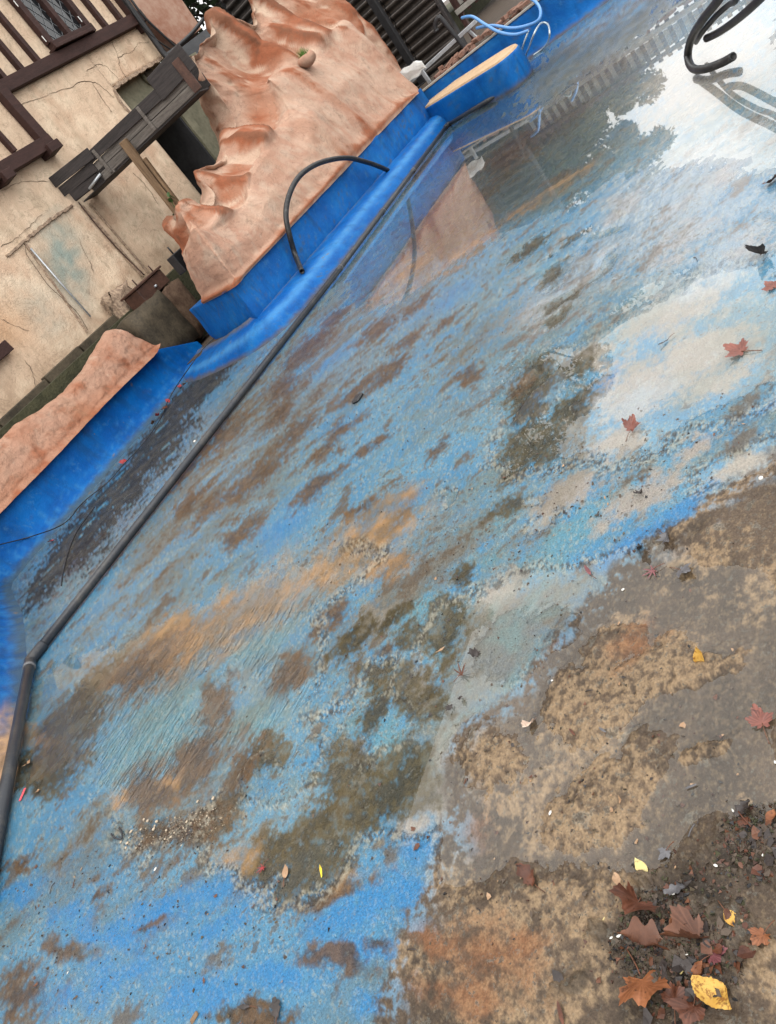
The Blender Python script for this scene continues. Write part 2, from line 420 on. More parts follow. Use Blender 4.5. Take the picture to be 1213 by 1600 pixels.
BROWN = [(1.836, 3.977, 2.292, -1.216, -1.958, -1.781, 1.0), (1.713, 4.24, 5.332, -2.918, -4.429, -1.655, 1.0), (1.507, 2.641, 7.351, -4.794, -5.327, -4.956, 1.0), (1.364, 3.046, 6.096, -1.965, 0.93, -5.649, 1.0), (1.102, 2.991, 4.008, -1.707, -2.383, -3.238, 1.0), (0.984, 3.183, 5.134, -2.125, -2.837, -2.64, 1.0), (0.789, 2.843, 2.537, -2.28, -11.31, -0.908, 1.0), (1.017, 2.605, 6.662, -2.683, -3.222, -6.392, 1.0), (0.87, 2.739, 4.171, -3.137, -10.404, -2.087, 1.0), (1.694, 2.609, 8.23, -5.917, -10.038, -9.318, 1.0),
 (4.629, 3.303, 2.935, -4.073, -4.309, -2.907, 1.0), (4.237, 3.285, 3.032, -3.831, -3.94, -3.491, 1.0), (3.686, 3.448, 3.905, -4.183, -3.999, -3.565, 1.0), (3.236, 3.006, 5.614, -6.428, -8.014, -4.217, 1.0), (3.541, 4.298, 2.647, -2.145, -1.686, -2.84, 1.0), (3.39, 4.457, 4.229, -3.192, -1.996, -3.379, 1.0), (5.843, 5.187, 1.859, -2.118, -1.644, -0.97, 1.0), (5.045, 5.053, 2.307, -2.414, -1.614, -0.582, 1.0), (6.309, 5.073, 2.327, -2.965, -2.228, -0.64, 1.0), (5.261, 3.913, 2.409, -3.312, -3.591, -1.337, 1.0), (3.361, 4.762, 3.749, -2.649, -1.832, -3.174, 1.0), (3.554, 5.291, 4.015, -2.59, -0.618, -3.606, 1.0), (3.923, 4.142, 2.467, -2.373, -2.642, -2.325, 1.0), (2.896, 2.337, 8.627, -12.07, -11.879, -3.833, 1.0),
 (3.437, 3.436, 4.153, -4.201, -4.623, -4.137, 1.0), (4.175, 3.579, 2.296, -2.709, -4.152, -2.841, 1.0), (5.291, 3.488, 2.699, -4.024, -4.425, -2.859, 1.0), (4.644, 2.907, 4.008, -6.238, -6.369, -4.355, 1.0), (7.141, 7.741, 6.202, -5.627, -0.693, -1.85, 1.0), (4.429, 4.723, 3.383, -3.086, -1.392, -2.523, 1.0), (4.674, 5.663, 2.141, -1.703, -0.546, -2.118, 1.0), (4.289, 5.857, 2.49, -1.775, -0.69, -2.747, 1.0), (3.568, 2.336, 5.945, -9.208, -9.364, -4.94, 1.0), (3.002, 3.303, 3.106, -2.895, -4.591, -4.142, 1.0), (2.816, 3.94, 3.546, -2.622, -2.537, -2.833, 1.0), (2.575, 2.744, 5.302, -5.097, -8.517, -7.791, 1.0),
 (1.823, 2.515, 6.127, -4.806, -5.397, -5.007, 1.0), (3.625, 2.427, 6.151, -8.766, -6.816, -6.165, 1.0), (3.22, 1.866, 7.375, -9.385, -2.965, -9.928, 1.0), (11.424, 5.701, 0.827, -1.597, -0.773, -0.591, 1.0), (8.685, 3.511, 1.099, -2.531, -0.9, -0.742, 1.0), (6.515, 2.377, 1.163, -3.191, -5.943, 0.406, 1.0), (0.282, 1.944, 3.453, -4.704, -28.888, -4.7, 1.0), (0.633, 3.964, 8.913, -5.847, -16.168, -0.771, 1.0), (0.629, 1.834, 3.301, -3.896, -35.177, -7.362, 1.0), (0.459, 1.712, 1.279, -5.81, -36.181, 0.428, 1.0), (0.505, 1.591, 6.97, -14.277, -44.76, -5.179, 1.0), (1.538, 2.061, 11.3, -11.108, -15.074, -7.297, 1.0), (0.447, 2.638, 19.477, -10.479, -25.508, -9.082, 1.0), (0.518, 3.136, 19.856, -5.772, -15.729, -14.745, 1.0), (0.311, 3.08, 4.271, -3.238, -22.273, -2.677, 1.0), (0.132, 3.257, 4.575, -2.938, -11.534, -1.735, 1.0), (1.89, 4.032, 6.181, -3.316, -3.612, -3.28, 1.0), (3.495, 7.145, 2.508, -1.217, -0.026, -1.633, 1.0), (2.104, 1.13, 5.159, -33.799, -48.85, 18.883, 1.0)]
TAN = [(2.291, 2.596, 1.735, -1.685, -2.368, -1.559, 0.9), (1.983, 3.303, 1.675, -1.112, -1.802, -1.651, 0.9), (2.323, 2.414, 3.124, -2.982, -2.363, -2.563, 1.0), (2.086, 2.322, 3.792, -4.153, -5.616, -2.308, 1.0), (2.197, 2.728, 3.532, -3.639, -10.587, -2.925, 1.3), (2.128, 2.879, 3.847, -3.799, -7.017, -1.536, 1.2), (2.058, 3.14, 2.91, -2.079, -2.614, -2.397, 1.0), (1.972, 3.586, 2.256, -1.388, -2.35, -2.144, 1.0), (2.019, 4.089, 3.958, -2.208, -3.116, -2.823, 1.0), (2.531, 2.359, 5.373, -5.779, -4.87, -4.481, 1.0), (0.903, 3.425, 11.678, -10.204, -19.063, -0.042, 1.4), (1.029, 3.124, 18.217, -9.577, -6.272, -3.032, 0.7), (6.318, 2.274, 1.055, -2.828, -5.774, -0.999, 1.0), (6.272, 2.755, 1.601, -3.601, -5.504, -0.935, 1.0), (5.962, 3.26, 1.139, -2.064, -3.415, -1.171, 0.8), (6.495, 4.082, 1.794, -2.757, -1.852, -1.569, 0.7), (0.709, 2.365, 5.322, -6.818, -18.471, -0.881, 0.8), (0.672, 1.75, 5.766, -7.347, -30.914, -6.288, 0.5), (1.366, 5.177, 13.32, -1.739, 2.002, -1.646, 0.8)]
FRESH = [(0.577, 1.7, 4.895, -4.421, -12.411, -4.883, 1.0), (0.643, 1.538, 15.356, -2.626, -0.391, -7.032, 1.0), (0.394, 1.515, 24.041, 0.768, 1.586, -7.833, 1.0), (0.482, 1.651, 2.994, -4.506, -30.066, -5.531, 1.0), (0.414, 2.961, 1.718, -1.741, -19.071, -1.104, 1.0), (0.463, 2.697, 3.529, -2.47, -13.636, -2.816, 1.0), (0.296, 2.688, 3.747, -3.341, -16.598, -2.214, 1.0), (0.292, 2.196, 4.489, -3.551, -17.507, -4.621, 1.0), (0.497, 3.757, 7.483, -2.329, -8.747, -4.413, 1.0), (0.486, 2.258, 7.678, -3.77, -13.511, -7.949, 1.0), (0.381, 1.93, 3.687, -4.304, -24.08, -4.72, 1.0), (1.915, 0.922, 2.689, -4.889, -16.604, -14.051, 1.4), (1.836, 1.044, 5.155, -8.337, -19.047, -16.1, 1.4), (1.787, 1.127, 6.685, -10.032, -16.093, -13.59, 1.0), (0.766, 1.568, 13.855, -4.706, -3.869, -12.389, 0.7), (0.567, 2.51, 2.544, -2.042, -17.112, -3.315, 0.6), (0.178, 2.954, 4.578, -3.4, -24.501, -3.685, 0.7), (2.925, 1.379, 6.793, -8.812, -4.321, -17.754, 1.0), (2.94, 1.754, 3.926, -5.187, -5.024, -10.178, 0.6), (5.154, 4.414, 2.245, -2.713, -3.432, -1.261, 0.5), (2.35, 0.675, 3.74, -12.244, -23.248, -10.82, 0.6), (2.654, 3.437, 3.412, -2.769, -3.415, -3.092, 0.5), (5.037, 3.054, 2.172, -3.588, -5.109, -2.083, 0.5)]
TEAL = [(1.329, 3.474, 2.368, -1.114, -1.267, -1.169, 1.0), (1.722, 3.001, 4.18, -2.297, -1.544, -3.594, 1.0), (1.271, 2.714, 5.921, -2.748, -1.516, -3.161, 1.0), (3.116, 6.655, 1.372, -0.639, -0.08, -1.352, 1.0), (7.537, 7.99, 1.362, -1.297, -0.669, -0.53, 1.0), (7.792, 4.088, 0.726, -1.32, -0.415, -0.345, 1.0), (1.447, 1.315, 3.019, -3.312, -5.851, -5.547, 1.0), (1.966, 1.308, 1.702, -2.93, -5.586, -2.66, 1.0), (1.187, 1.61, 8.706, -4.345, -1.244, -4.45, 1.0), (1.157, 1.879, 7.104, -3.132, -0.789, -3.427, 1.0), (1.912, 1.69, 3.953, -5.374, -10.096, -4.657, 1.0), (0.749, 1.961, 4.97, -8.349, -16.123, -0.684, 0.6), (4.61, 2.046, 1.801, -3.895, -4.803, -2.237, 1.0), (1.748, 1.984, 4.808, -4.434, -3.742, -3.5, 1.0), (1.196, 3.635, 3.967, -1.666, -2.019, -1.862, 1.0), (14.855, 7.055, 0.631, -1.288, -0.343, -0.243, 1.0), (2.128, 1.695, 3.612, -5.292, -9.205, -4.014, 1.0)]
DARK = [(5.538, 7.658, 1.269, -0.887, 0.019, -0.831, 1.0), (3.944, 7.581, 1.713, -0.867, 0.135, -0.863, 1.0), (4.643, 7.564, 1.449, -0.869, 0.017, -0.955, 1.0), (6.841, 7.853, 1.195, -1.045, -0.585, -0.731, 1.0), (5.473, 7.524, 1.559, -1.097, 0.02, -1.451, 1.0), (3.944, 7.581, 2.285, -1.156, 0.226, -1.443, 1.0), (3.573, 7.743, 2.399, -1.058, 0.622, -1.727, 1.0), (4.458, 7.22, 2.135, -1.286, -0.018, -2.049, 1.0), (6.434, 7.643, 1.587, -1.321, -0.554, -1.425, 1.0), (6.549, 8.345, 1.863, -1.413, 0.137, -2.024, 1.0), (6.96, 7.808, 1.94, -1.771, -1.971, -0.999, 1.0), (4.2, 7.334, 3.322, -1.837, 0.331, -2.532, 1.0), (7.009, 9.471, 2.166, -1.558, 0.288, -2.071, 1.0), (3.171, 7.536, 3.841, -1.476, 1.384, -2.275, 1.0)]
PALE = [(3.341, 1.067, 0.939, -3.002, -3.495, -0.766, 1.0), (2.805, 1.179, 1.084, -3.383, -3.09, 0.051, 1.0), (2.817, 0.909, 1.089, -3.761, -2.641, -0.46, 1.0), (2.447, 1.237, 2.658, -6.318, -7.121, -1.607, 1.0), (1.688, 1.562, 4.938, -5.346, -4.607, -4.338, 1.0), (0.921, 1.534, 8.038, -4.436, -3.284, -5.258, 1.0), (1.112, 1.531, 7.226, -4.609, -2.958, -4.83, 1.0), (2.07, 0.727, 2.192, -7.284, -15.399, -4.832, 1.0), (7.208, 1.302, 0.32, -1.618, -0.643, 0.104, 1.0), (3.184, 1.459, 6.213, -8.46, -1.092, -4.877, 1.0), (2.023, 1.094, 2.29, -4.656, -9.77, -4.707, 1.0), (2.174, 1.407, 2.927, -5.104, -6.568, -2.926, 1.0), (2.232, 0.863, 2.358, -6.553, -16.865, -6.578, 1.0), (1.356, 1.788, 12.476, -8.354, -2.627, -4.604, 1.0), (1.087, 1.967, 5.581, -10.686, -13.543, 0.597, 0.6), (0.84, 1.624, 6.451, -9.741, -21.298, -3.609, 1.0), (1.721, 2.185, 4.837, -4.079, -5.591, -5.218, 0.7), (4.853, 0.92, 0.743, -3.49, -2.839, -0.372, 0.6)]
SAND = [(1.277, 1.123, 5.149, -5.091, -6.313, -7.655, 1.0), (1.144, 1.049, 4.264, -5.324, -8.47, -6.432, 1.0), (1.299, 0.95, 3.687, -6.193, -8.178, -4.766, 1.0), (1.06, 0.757, 5.736, -12.101, -27.982, -13.775, 1.0), (1.05, 1.117, 6.935, -6.832, -5.47, -5.23, 1.0), (0.92, 1.018, 4.118, -3.969, -6.337, -6.078, 1.0), (0.834, 1.126, 5.797, -6.587, -11.316, -7.105, 1.0), (1.042, 1.411, 7.287, -5.321, -4.811, -5.868, 0.8), (0.884, 1.276, 7.653, -6.145, -6.61, -6.321, 0.8), (0.631, 1.114, 2.632, -3.71, -11.953, -5.136, 0.8), (0.449, 1.151, 6.675, -3.34, -7.144, -8.311, 1.0), (0.643, 0.984, 4.017, -10.176, -24.533, -6.257, 1.0), (0.702, 1.428, 14.825, -4.934, -2.871, -8.311, 0.7), (0.491, 1.451, 23.162, -1.389, 0.294, -6.798, 0.8), (1.281, 0.815, 2.39, -6.372, -27.647, -8.726, 1.0), (1.953, 0.741, 2.368, -5.468, -21.698, -15.521, 1.0), (1.839, 0.915, 4.191, -7.428, -24.283, -20.63, 1.0), (1.502, 1.059, 5.244, -11.923, -16.057, -4.076, 1.0), (0.935, 0.677, 1.59, -36.134, -65.088, 0.499, 1.0), (1.506, 0.635, 2.75, -10.204, -8.253, -2.288, 0.6), (1.674, 0.82, 2.839, -8.822, -8.712, -1.999, 0.5), (0.468, 1.026, 6.61, -6.227, -15.686, -10.696, 1.0), (0.553, 0.952, 5.422, -8.466, -17.309, -7.98, 1.0), (0.561, 0.625, 0.609, -21.872, -18.129, -2.497, 0.7)]
FILM = [(1.707, 1.719), (1.766, 1.529), (1.787, 1.321), (1.754, 1.133), (1.628, 1.226), (1.494, 1.291), (1.354, 1.362), (1.247, 1.477), (1.137, 1.56), (1.004, 1.541), (0.834, 1.493), (0.835, 1.694), (0.964, 1.71), (1.125, 1.748), (1.295, 1.711), (1.513, 1.717)]
BLUEB = [(0.415, 2.374, 0.714, -0.659, -3.482, -0.591, 1.0), (0.51, 3.233, 1.483, -0.876, -4.33, -0.777, 1.0), (0.529, 1.675, 4.211, -2.07, -2.932, -2.803, 1.0)]
SILT = [(12.061, 3.167, 0.219, -0.764, -0.419, -0.17, 1.6), (12.473, 4.253, 0.884, -2.422, -0.793, -0.607, 1.4), (5.546, 5.003, 0.451, -0.499, -0.346, -0.294, 1.0), (3.695, 5.044, 0.82, -0.599, -0.426, -0.767, 1.0), (2.291, 2.596, 1.504, -1.46, -1.746, -1.149, 1.0), (6.105, 4.498, 0.567, -0.766, -0.648, -0.386, 1.0), (1.887, 4.633, 1.625, -0.69, -0.466, -1.174, 1.0), (1.751, 2.162, 2.05, -1.766, -3.094, -2.887, 1.0), (2.134, 1.399, 1.387, -2.399, -5.583, -2.517, 0.8), (4.737, 5.214, 0.787, -0.716, -0.497, -0.581, 1.0), (2.804, 4.941, 1.58, -0.922, -0.735, -1.259, 1.0), (3.984, 2.659, 1.054, -1.584, -2.263, -1.264, 0.7), (0.83, 2.105, 2.097, -1.784, -7.046, -2.276, 1.0), (0.683, 3.511, 4.526, -0.783, 0.262, -3.026, 0.6), (1.971, 1.904, 2.082, -2.381, -4.538, -2.975, 0.8)]
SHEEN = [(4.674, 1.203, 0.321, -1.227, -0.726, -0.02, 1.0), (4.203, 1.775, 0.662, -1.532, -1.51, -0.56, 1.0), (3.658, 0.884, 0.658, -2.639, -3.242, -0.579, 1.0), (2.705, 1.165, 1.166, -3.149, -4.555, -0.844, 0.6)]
RUST = [(0.522, 1.208, 11.753, -3.327, -2.364, -5.822, 0.8), (0.436, 1.235, 14.903, -3.583, -4.381, -10.744, 1.0), (0.546, 1.369, 22.9, -1.876, 0.118, -8.235, 1.0), (0.557, 1.147, 8.21, -7.594, -18.102, -11.959, 1.0), (1.447, 1.315, 7.16, -9.933, -12.009, -6.472, 0.6), (1.396, 1.002, 4.69, -7.914, -11.306, -6.407, 0.6), (0.827, 1.385, 3.884, -11.481, -13.717, -0.361, 0.5), (1.477, 0.994, 5.969, -12.161, -19.284, -7.732, 0.7), (0.447, 1.351, 24.678, -1.127, 0.073, -8.627, 0.6)]
MUCK = [(0.664, 0.761, 5.233, -7.187, -6.402, -4.352, 1.0), (0.804, 0.651, 6.466, -10.913, -10.268, -6.892, 1.0), (0.633, 0.819, 10.202, -4.167, -4.532, -9.477, 1.0), (0.554, 0.758, 5.415, -6.881, -8.796, -6.109, 1.0), (0.847, 0.633, 0.359, -12.871, -14.173, -0.373, 1.0), (0.576, 0.868, 1.971, -14.133, -15.911, -1.913, 1.0), (0.508, 1.004, 12.805, -12.682, -44.048, -29.894, 0.6), (0.595, 0.929, 3.705, -22.301, -42.392, -4.713, 0.6)]
FLOW = [(1.475, 3.44, 1.336, -0.683, -0.808, -0.744, 1.3), (1.957, 3.174, 1.399, -0.98, -1.658, -1.286, 1.2), (1.159, 3.594, 3.306, -1.251, -0.831, -1.183, 1.0), (1.43, 2.697, 3.631, -2.045, -1.437, -1.946, 1.0), (1.403, 4.442, 3.555, -1.188, -0.359, -1.213, 0.7)]

def floor_fields(X, Y):
    """stain map and relief of the floor at world X, Y"""
    r = np.hypot(X, Y)
    # ragged edges: wander the lookup position by a few centimetres near by and more farther off
    am = np.clip(.030*r, .03, .34)
    wx = X + am*(fbm(X, Y, 1.6, 3, 1) + .9*fbm(X, Y, 4.5, 3, 7) + .5*fbm(X, Y, 13, 3, 2) + .25*fbm(X, Y, 42, 3, 3))
    wy = Y + am*(fbm(X, Y, 1.6, 3, 4) + .9*fbm(X, Y, 4.5, 3, 8) + .5*fbm(X, Y, 13, 3, 5) + .25*fbm(X, Y, 42, 3, 6))
    n1 = fbm(X, Y, 2.2, 5, 10); n2 = fbm(X, Y, 9, 5, 11); n3 = fbm(X, Y, 34, 4, 12, .65); n4 = fbm(X, Y, 75, 3, 13, .7); n0 = fbm(X, Y, .8, 4, 14)
    edge = .40*n1 + .75*n2 + .8*n3
    f = lambda B, lo=-.12, hi=.28, e=1.0: sst(lo, hi, ell(B, wx, wy) + e*edge*.8)
    pd = sdpoly(PAINT, wx, wy)
    paint = sst(-.03, .03, pd + .035*n2 + .05*n3)
    olive, brown, tan, fresh, teal, dark, pale = (f(B) for B in (OLIVE, BROWN, TAN, FRESH, TEAL, DARK, PALE))
    fresh = f(FRESH, -.3, .6, .9); tan = f(TAN, -.25, .95, .55); teal = f(TEAL, -.1, .9, .8); pale = f(PALE, -.1, .7); brown = f(BROWN, -.2, .6)
    olive = f(OLIVE, -.14, .42)
    sand, rust, muck = f(SAND, -.1, .4, 1.2), f(RUST, -.1, .8), f(MUCK, -.1, .35, .9)
    flow_ = np.clip(ell(FLOW, X, Y)*2.2, 0, 1)
    # ---- painted floor
    c = mixc(C3(.050, .190, .330), C3(.085, .235, .350), sst(-.4, .4, n1+.5*n2))
    c = mixc(c, C3(.125, .185, .190), np.clip(.85*sst(-.22, .42, .9*n0+.7*n2+.5*n3+.05), 0, 1))   # weathered to grey green
    c = mixc(c, C3(.082, .225, .280), .75*teal)
    bb = sst(-.15, .6, ell(BLUEB, wx, wy)+.4*edge)
    c = mixc(c, C3(.048, .178, .315), .72*bb*sst(-.40, .12, n2+.6*n3+.2))
    c = mixc(c, C3(.016, .165, .385), np.clip(fresh*.8+.30*sst(.12, .5, n0+.5*n2)*(1-teal), 0, 1)*sst(-.30, .12, n3+.6*n2+.22))
    c = mixc(c, C3(.34, .265, .215), .80*pale)
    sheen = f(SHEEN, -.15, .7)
    c = mixc(c, C3(.205, .270, .330), .72*sheen*sst(-.5, .1, n2+.5))  # sky sheen on the damp floor, put into the colour as paler blue
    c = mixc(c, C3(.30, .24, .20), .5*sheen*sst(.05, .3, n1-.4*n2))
    c = mixc(c, C3(.30, .34, .31), .55*sst(.14, .34, n4+.5*n3)*(1-fresh*.6))              # chalky flakes
    la, fo = (X-Y)*.7071, (X+Y)*.7071                                                        # the runoff drew the silt out sideways
    n6 = fbm(la*.55, fo, 5.5, 5, 22, .62); n7 = fbm(la*.4, fo, 2.6, 5, 23, .6)
    silt = f(SILT, -.35, .7, .7)*sst(-.22, .16, n7+.55*n6+.25*n3)
    c = mixc(c, mixc(C3(.100, .082, .054), C3(.150, .120, .080), sst(-.3, .3, n6)), .80*silt)
    c = mixc(c, C3(.10, .135, .115), .5*sst(.02, .4, n7-.3*n1)*(1-silt)*(1-fresh))
    streak = (1-.6*flow_)*sst(.15, .40, n6 + .5*n2 + .35*n3 + .25*n0)
    c = mixc(c, C3(.085, .056, .032), .80*streak*(1-fresh)*(1-.8*pale))
    pond = sst(-.25, .5, sdpoly(POND, wx, wy) + .8*n1*.5)
    c = mixc(c, mixc(C3(.026, .040, .028), C3(.066, .066, .034), sst(-.3, .4, n0+n2)), .82*pond)
    film = sst(-.06, .10, sdpoly(FILM, wx, wy) + .03*n3)
    c = mixc(c, mixc(C3(.150, .140, .115), C3(.135, .185, .175), sst(.0, .45, n1+.6*n2)), .85*film)  # sky mirrored in the wet film, painted in as grey over faded paint
    c = mixc(c, C3(.27, .245, .205), .55*pale*(1-film)*sst(-.5, .1, n2+.4)*(1-sheen))
    ol = mixc(C3(.025, .020, .006), C3(.066, .051, .021), sst(-.3, .4, n2+n3))
    c = mixc(c, ol, .94*olive*(1-.35*sst(.1, .5, n2-n3)))
    br = mixc(C3(.042, .021, .007), C3(.096, .052, .022), sst(-.3, .4, n2+n3))
    c = mixc(c, br, .92*brown)
    tn = mixc(C3(.165, .100, .046), C3(.29, .165, .072), sst(-.3, .4, n1+n2))
    c = mixc(c, tn, .9*tan)
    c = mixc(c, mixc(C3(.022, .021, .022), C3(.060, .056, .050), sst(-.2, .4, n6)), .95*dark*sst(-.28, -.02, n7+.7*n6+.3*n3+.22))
    # ---- bare concrete apron
    k = mixc(C3(.054, .040, .029), C3(.095, .068, .048), sst(-.4, .4, n1+.6*n2))
    k = mixc(k, C3(.33, .228, .135), np.clip(.80*sand*sst(-.50, .50, n3+.6*n4+.35*n2), 0, 1))
    k = mixc(k, C3(.24, .175, .105), .32*sst(0, .4, n3+n4))
    k = mixc(k, C3(.21, .085, .034), .6*rust)
    k = mixc(k, C3(.065, .050, .038), .6*sst(.30, .55, n3+.6*n4)*(1-.5*sand))
    k = mixc(k, mixc(C3(.026, .020, .015), C3(.095, .072, .050), sst(-.25, .45, n2+.6*n3+.5*n1)), .88*muck)
    k = mixc(k, C3(.12, .28, .42), .6*sst(-.16, .0, pd+.06*n2)*sst(0, .35, n3+n2))         # last traces of paint
    c = (k + (c-k)*paint[:, None])*.72
    tanw = tan*paint
    c = c*(1+.15*tanw[:, None])
    # ---- water and relief
    wet = np.full(X.shape, -1.0)
    for P, sc in WETP:
        wet = np.maximum(wet, np.clip(sdpoly(P, wx, wy)/sc, -1, 1))
    wet = np.maximum(wet, ell(WETE, wx, wy)*1.2)
    dry = ell(DRYE, wx, wy) + .35*n2 + .3*n3
    wet = np.minimum(wet, np.clip(-(2.0+2.0*paint)*dry, -1, 1))
    flow = np.clip(ell(FLOW, X, Y)*2.2, 0, 1)
    crust = paint*(1-flow)*(1-pale)*(1-film)*sst(-.95, -.45, wet)*sst(.05, -.15, wet)*sst(4.2, 3.2, r+.3*n1)                     # drying crust round the puddles
    c = mixc(c, C3(.27, .265, .215),   .48*crust*sst(-.02, .22, n3+.7*n4+.3*n2))
    c = mixc(c, C3(.030, .022, .012), .85*crust*sst(-.04, -.22, n3+.7*n4))  # small shadows of the crust painted in dark
    rel_ = .0007*n3 + .0034*n2 + .0003*n4 + .002*n1
    z = -(.0060+.004*(1-paint))*wet + rel_*(1-.55*sst(0, .6, wet)) - .0035*tan*flow
    z = z + muck*(.003 + .030*np.clip(n2+.6*n1, -.1, 1) + .008*n3)
    far = sst(9, 14, r)
    z = np.where(pd < -6, np.maximum(z, .004), z)
    rough = .26 + .20*n2 + .12*sst(0, 1, -wet)
    bump = np.clip(.55 + .45*sst(-.2, .3, -wet) - .25*tan, .1, 1)*(.45+.55*paint)
    wear = np.clip(.36 + .42*n1 + .30*n0 - .45*fresh - .5*flow_*(wet > 0) - .35*np.maximum(tan, .7*olive) - .25*pale - .5*pond - .4*film, .0, 1)*paint + (1-paint)*(.18+.30*n1)
    coat = np.clip((.26*(.35+.65*paint) + .35*sst(4, 8, r) + .5*sheen)*(1-dark)*(1-.5*silt), .0, 1)
    return c, z, wear, coat, np.clip(rough, .12, .7), bump, flow

fineaz = np.radians(np.arange(-50.0, 50.01, .125))
az = np.concatenate([np.radians(np.arange(-180, -92, 6.0)), np.radians(np.arange(-90, -50, .6)), fineaz, np.radians(np.arange(50.6, 90, .6)), np.radians(np.arange(93, 180, 6.0))])
fe = np.radians(np.arange(68, 4.6, -.115))
rr = np.concatenate([[.05, .3, .5], EYE/np.tan(fe), [22, 26, 32]])
psi = math.pi/4 - az
Xg = rr[:, None]*np.cos(psi)[None, :]; Yg = rr[:, None]*np.sin(psi)[None, :]
# close the fan
Xg = np.concatenate([Xg, Xg[:, :1]], 1); Yg = np.concatenate([Yg, Yg[:, :1]], 1)
fx, fy = Xg.ravel(), Yg.ravel()
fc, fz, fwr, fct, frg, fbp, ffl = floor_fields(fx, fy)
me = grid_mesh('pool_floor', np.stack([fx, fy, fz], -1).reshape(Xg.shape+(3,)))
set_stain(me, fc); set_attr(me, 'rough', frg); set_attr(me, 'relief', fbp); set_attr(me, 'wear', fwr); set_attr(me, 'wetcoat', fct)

m = NT('worn_painted_concrete')
col = m.attr('stain').outputs['Color']
P = m.pos()
nf = m.noise(P, 160, 4, .7); nm = m.noise(P, 45, 5, .65)
col = m.mix(1, col, m.ramp(nf, [(.3, .64), (.7, 1.36)]), 'MULTIPLY')  # grain speckle, also paints in the shade of tiny crevices
col = m.mix(m.math('MULTIPLY', m.ramp(m.noise(P, 90, 3, .7), [(.66, 0), (.72, 1)]), .8), col, (.035, .028, .022))     # grit
# crisp chips in the paint: bare pits with a chalky rim
def chips(scale, det, k0):
    nz = m.noise(P, scale, det, .68)
    T = m.math('SUBTRACT', k0, m.math('MULTIPLY', m.attr('wear').outputs['Fac'], .17))
    def band(lo, hi):
        r_ = m.n('ShaderNodeMapRange', interpolation_type='SMOOTHSTEP')
        m.l(nz, r_.inputs[0]); m.l(m.math('ADD', T, lo), r_.inputs[1]); m.l(m.math('ADD', T, hi), r_.inputs[2]); return r_.outputs[0]
    return band(-.028, -.012), band(0, .012)
for sc_, de_, k_ in ((6.5, 8, .690), (24, 7, .675), (62, 5, .665)):
    rim_, pit_ = chips(sc_, de_, k_)
    col = m.mix(m.math('MULTIPLY', rim_, .22), col, (.20, .205, .18))
    col = m.mix(m.math('MULTIPLY', pit_, .62), col, (.036, .028, .020))
hb = m.mix(.5, nm, m.noise(P, 120, 3, .6))
nrm = m.bump(hb, m.math('MULTIPLY', m.attr('relief').outputs['Fac'], .75), .02)
cn = m.bump(m.noise(P, 14, 4, .6), .35, .02)
m.bsdf(col, m.attr('rough').outputs['Fac'], nrm, m.math('ADD', m.math('MULTIPLY', m.attr('wetcoat').outputs['Fac'], .7), .03), **{'Coat Weight': m.attr('wetcoat').outputs['Fac'], 'Coat Roughness': .17, 'Coat IOR': 1.4, 'Coat Normal': cn})
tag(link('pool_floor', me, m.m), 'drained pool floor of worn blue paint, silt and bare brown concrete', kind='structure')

# the film of water lying in every hollow of the floor
wa, wb = np.arange(-1.5, 15.6, .06), np.arange(-3.0, 9.0, .06)
WX, WY = np.meshgrid(wa, wb, indexing='ij')
wz = np.full(WX.shape, 0.0)
wme = grid_mesh('pool_water', np.stack([WX, WY, wz], -1)[:, ::-1])
WX, WY = WX[:, ::-1], WY[:, ::-1]
set_attr(wme, 'flow', np.clip(ell(FLOW, WX.ravel(), WY.ravel())*2.2, 0, 1))
m = NT('shallow_water')
P = m.pos()
fl = m.attr('flow').outputs['Fac']
rip = m.noise(m.mapv(P, (6, 20, 6), (0, 0, math.radians(8))), 1.0, 4, .55, 1.2)
nrm = m.bump(rip, m.math('MULTIPLY', fl, 1.0), .024)
fre = m.n('ShaderNodeFresnel'); fre.inputs['IOR'].default_value = 1.40; m.l(nrm, fre.inputs['Normal'])
gl = m.n('ShaderNodeBsdfGlossy'); gl.inputs['Roughness'].default_value = .012; m.l(nrm, gl.inputs['Normal'])
tr = m.n('ShaderNodeBsdfTransparent'); tr.inputs[0].default_value = (.97, .97, .95, 1)
mx = m.n('ShaderNodeMixShader')
gl.inputs['Color'].default_value = (1, 1, 1, 1)
bk = m.math('SUBTRACT', 1.0, m.n('ShaderNodeNewGeometry').outputs['Backfacing'])   # light that has entered the film leaves it again
m.l(m.math('MULTIPLY', fre.outputs[0], bk), mx.inputs[0]); m.l(tr.outputs[0], mx.inputs[1]); m.l(gl.outputs[0], mx.inputs[2]); m.l(mx.outputs[0], m.out.inputs[0])
tag(link('pool_water', wme, m.m), 'thin film of rain water lying in the hollows of the pool floor', kind='structure')

def floor_z(x, y):
    """height of the floor, or of the water over it"""
    x_, y_ = np.atleast_1d(np.asarray(x, float)), np.atleast_1d(np.asarray(y, float))
    return np.maximum(floor_fields(x_, y_)[1], 0)

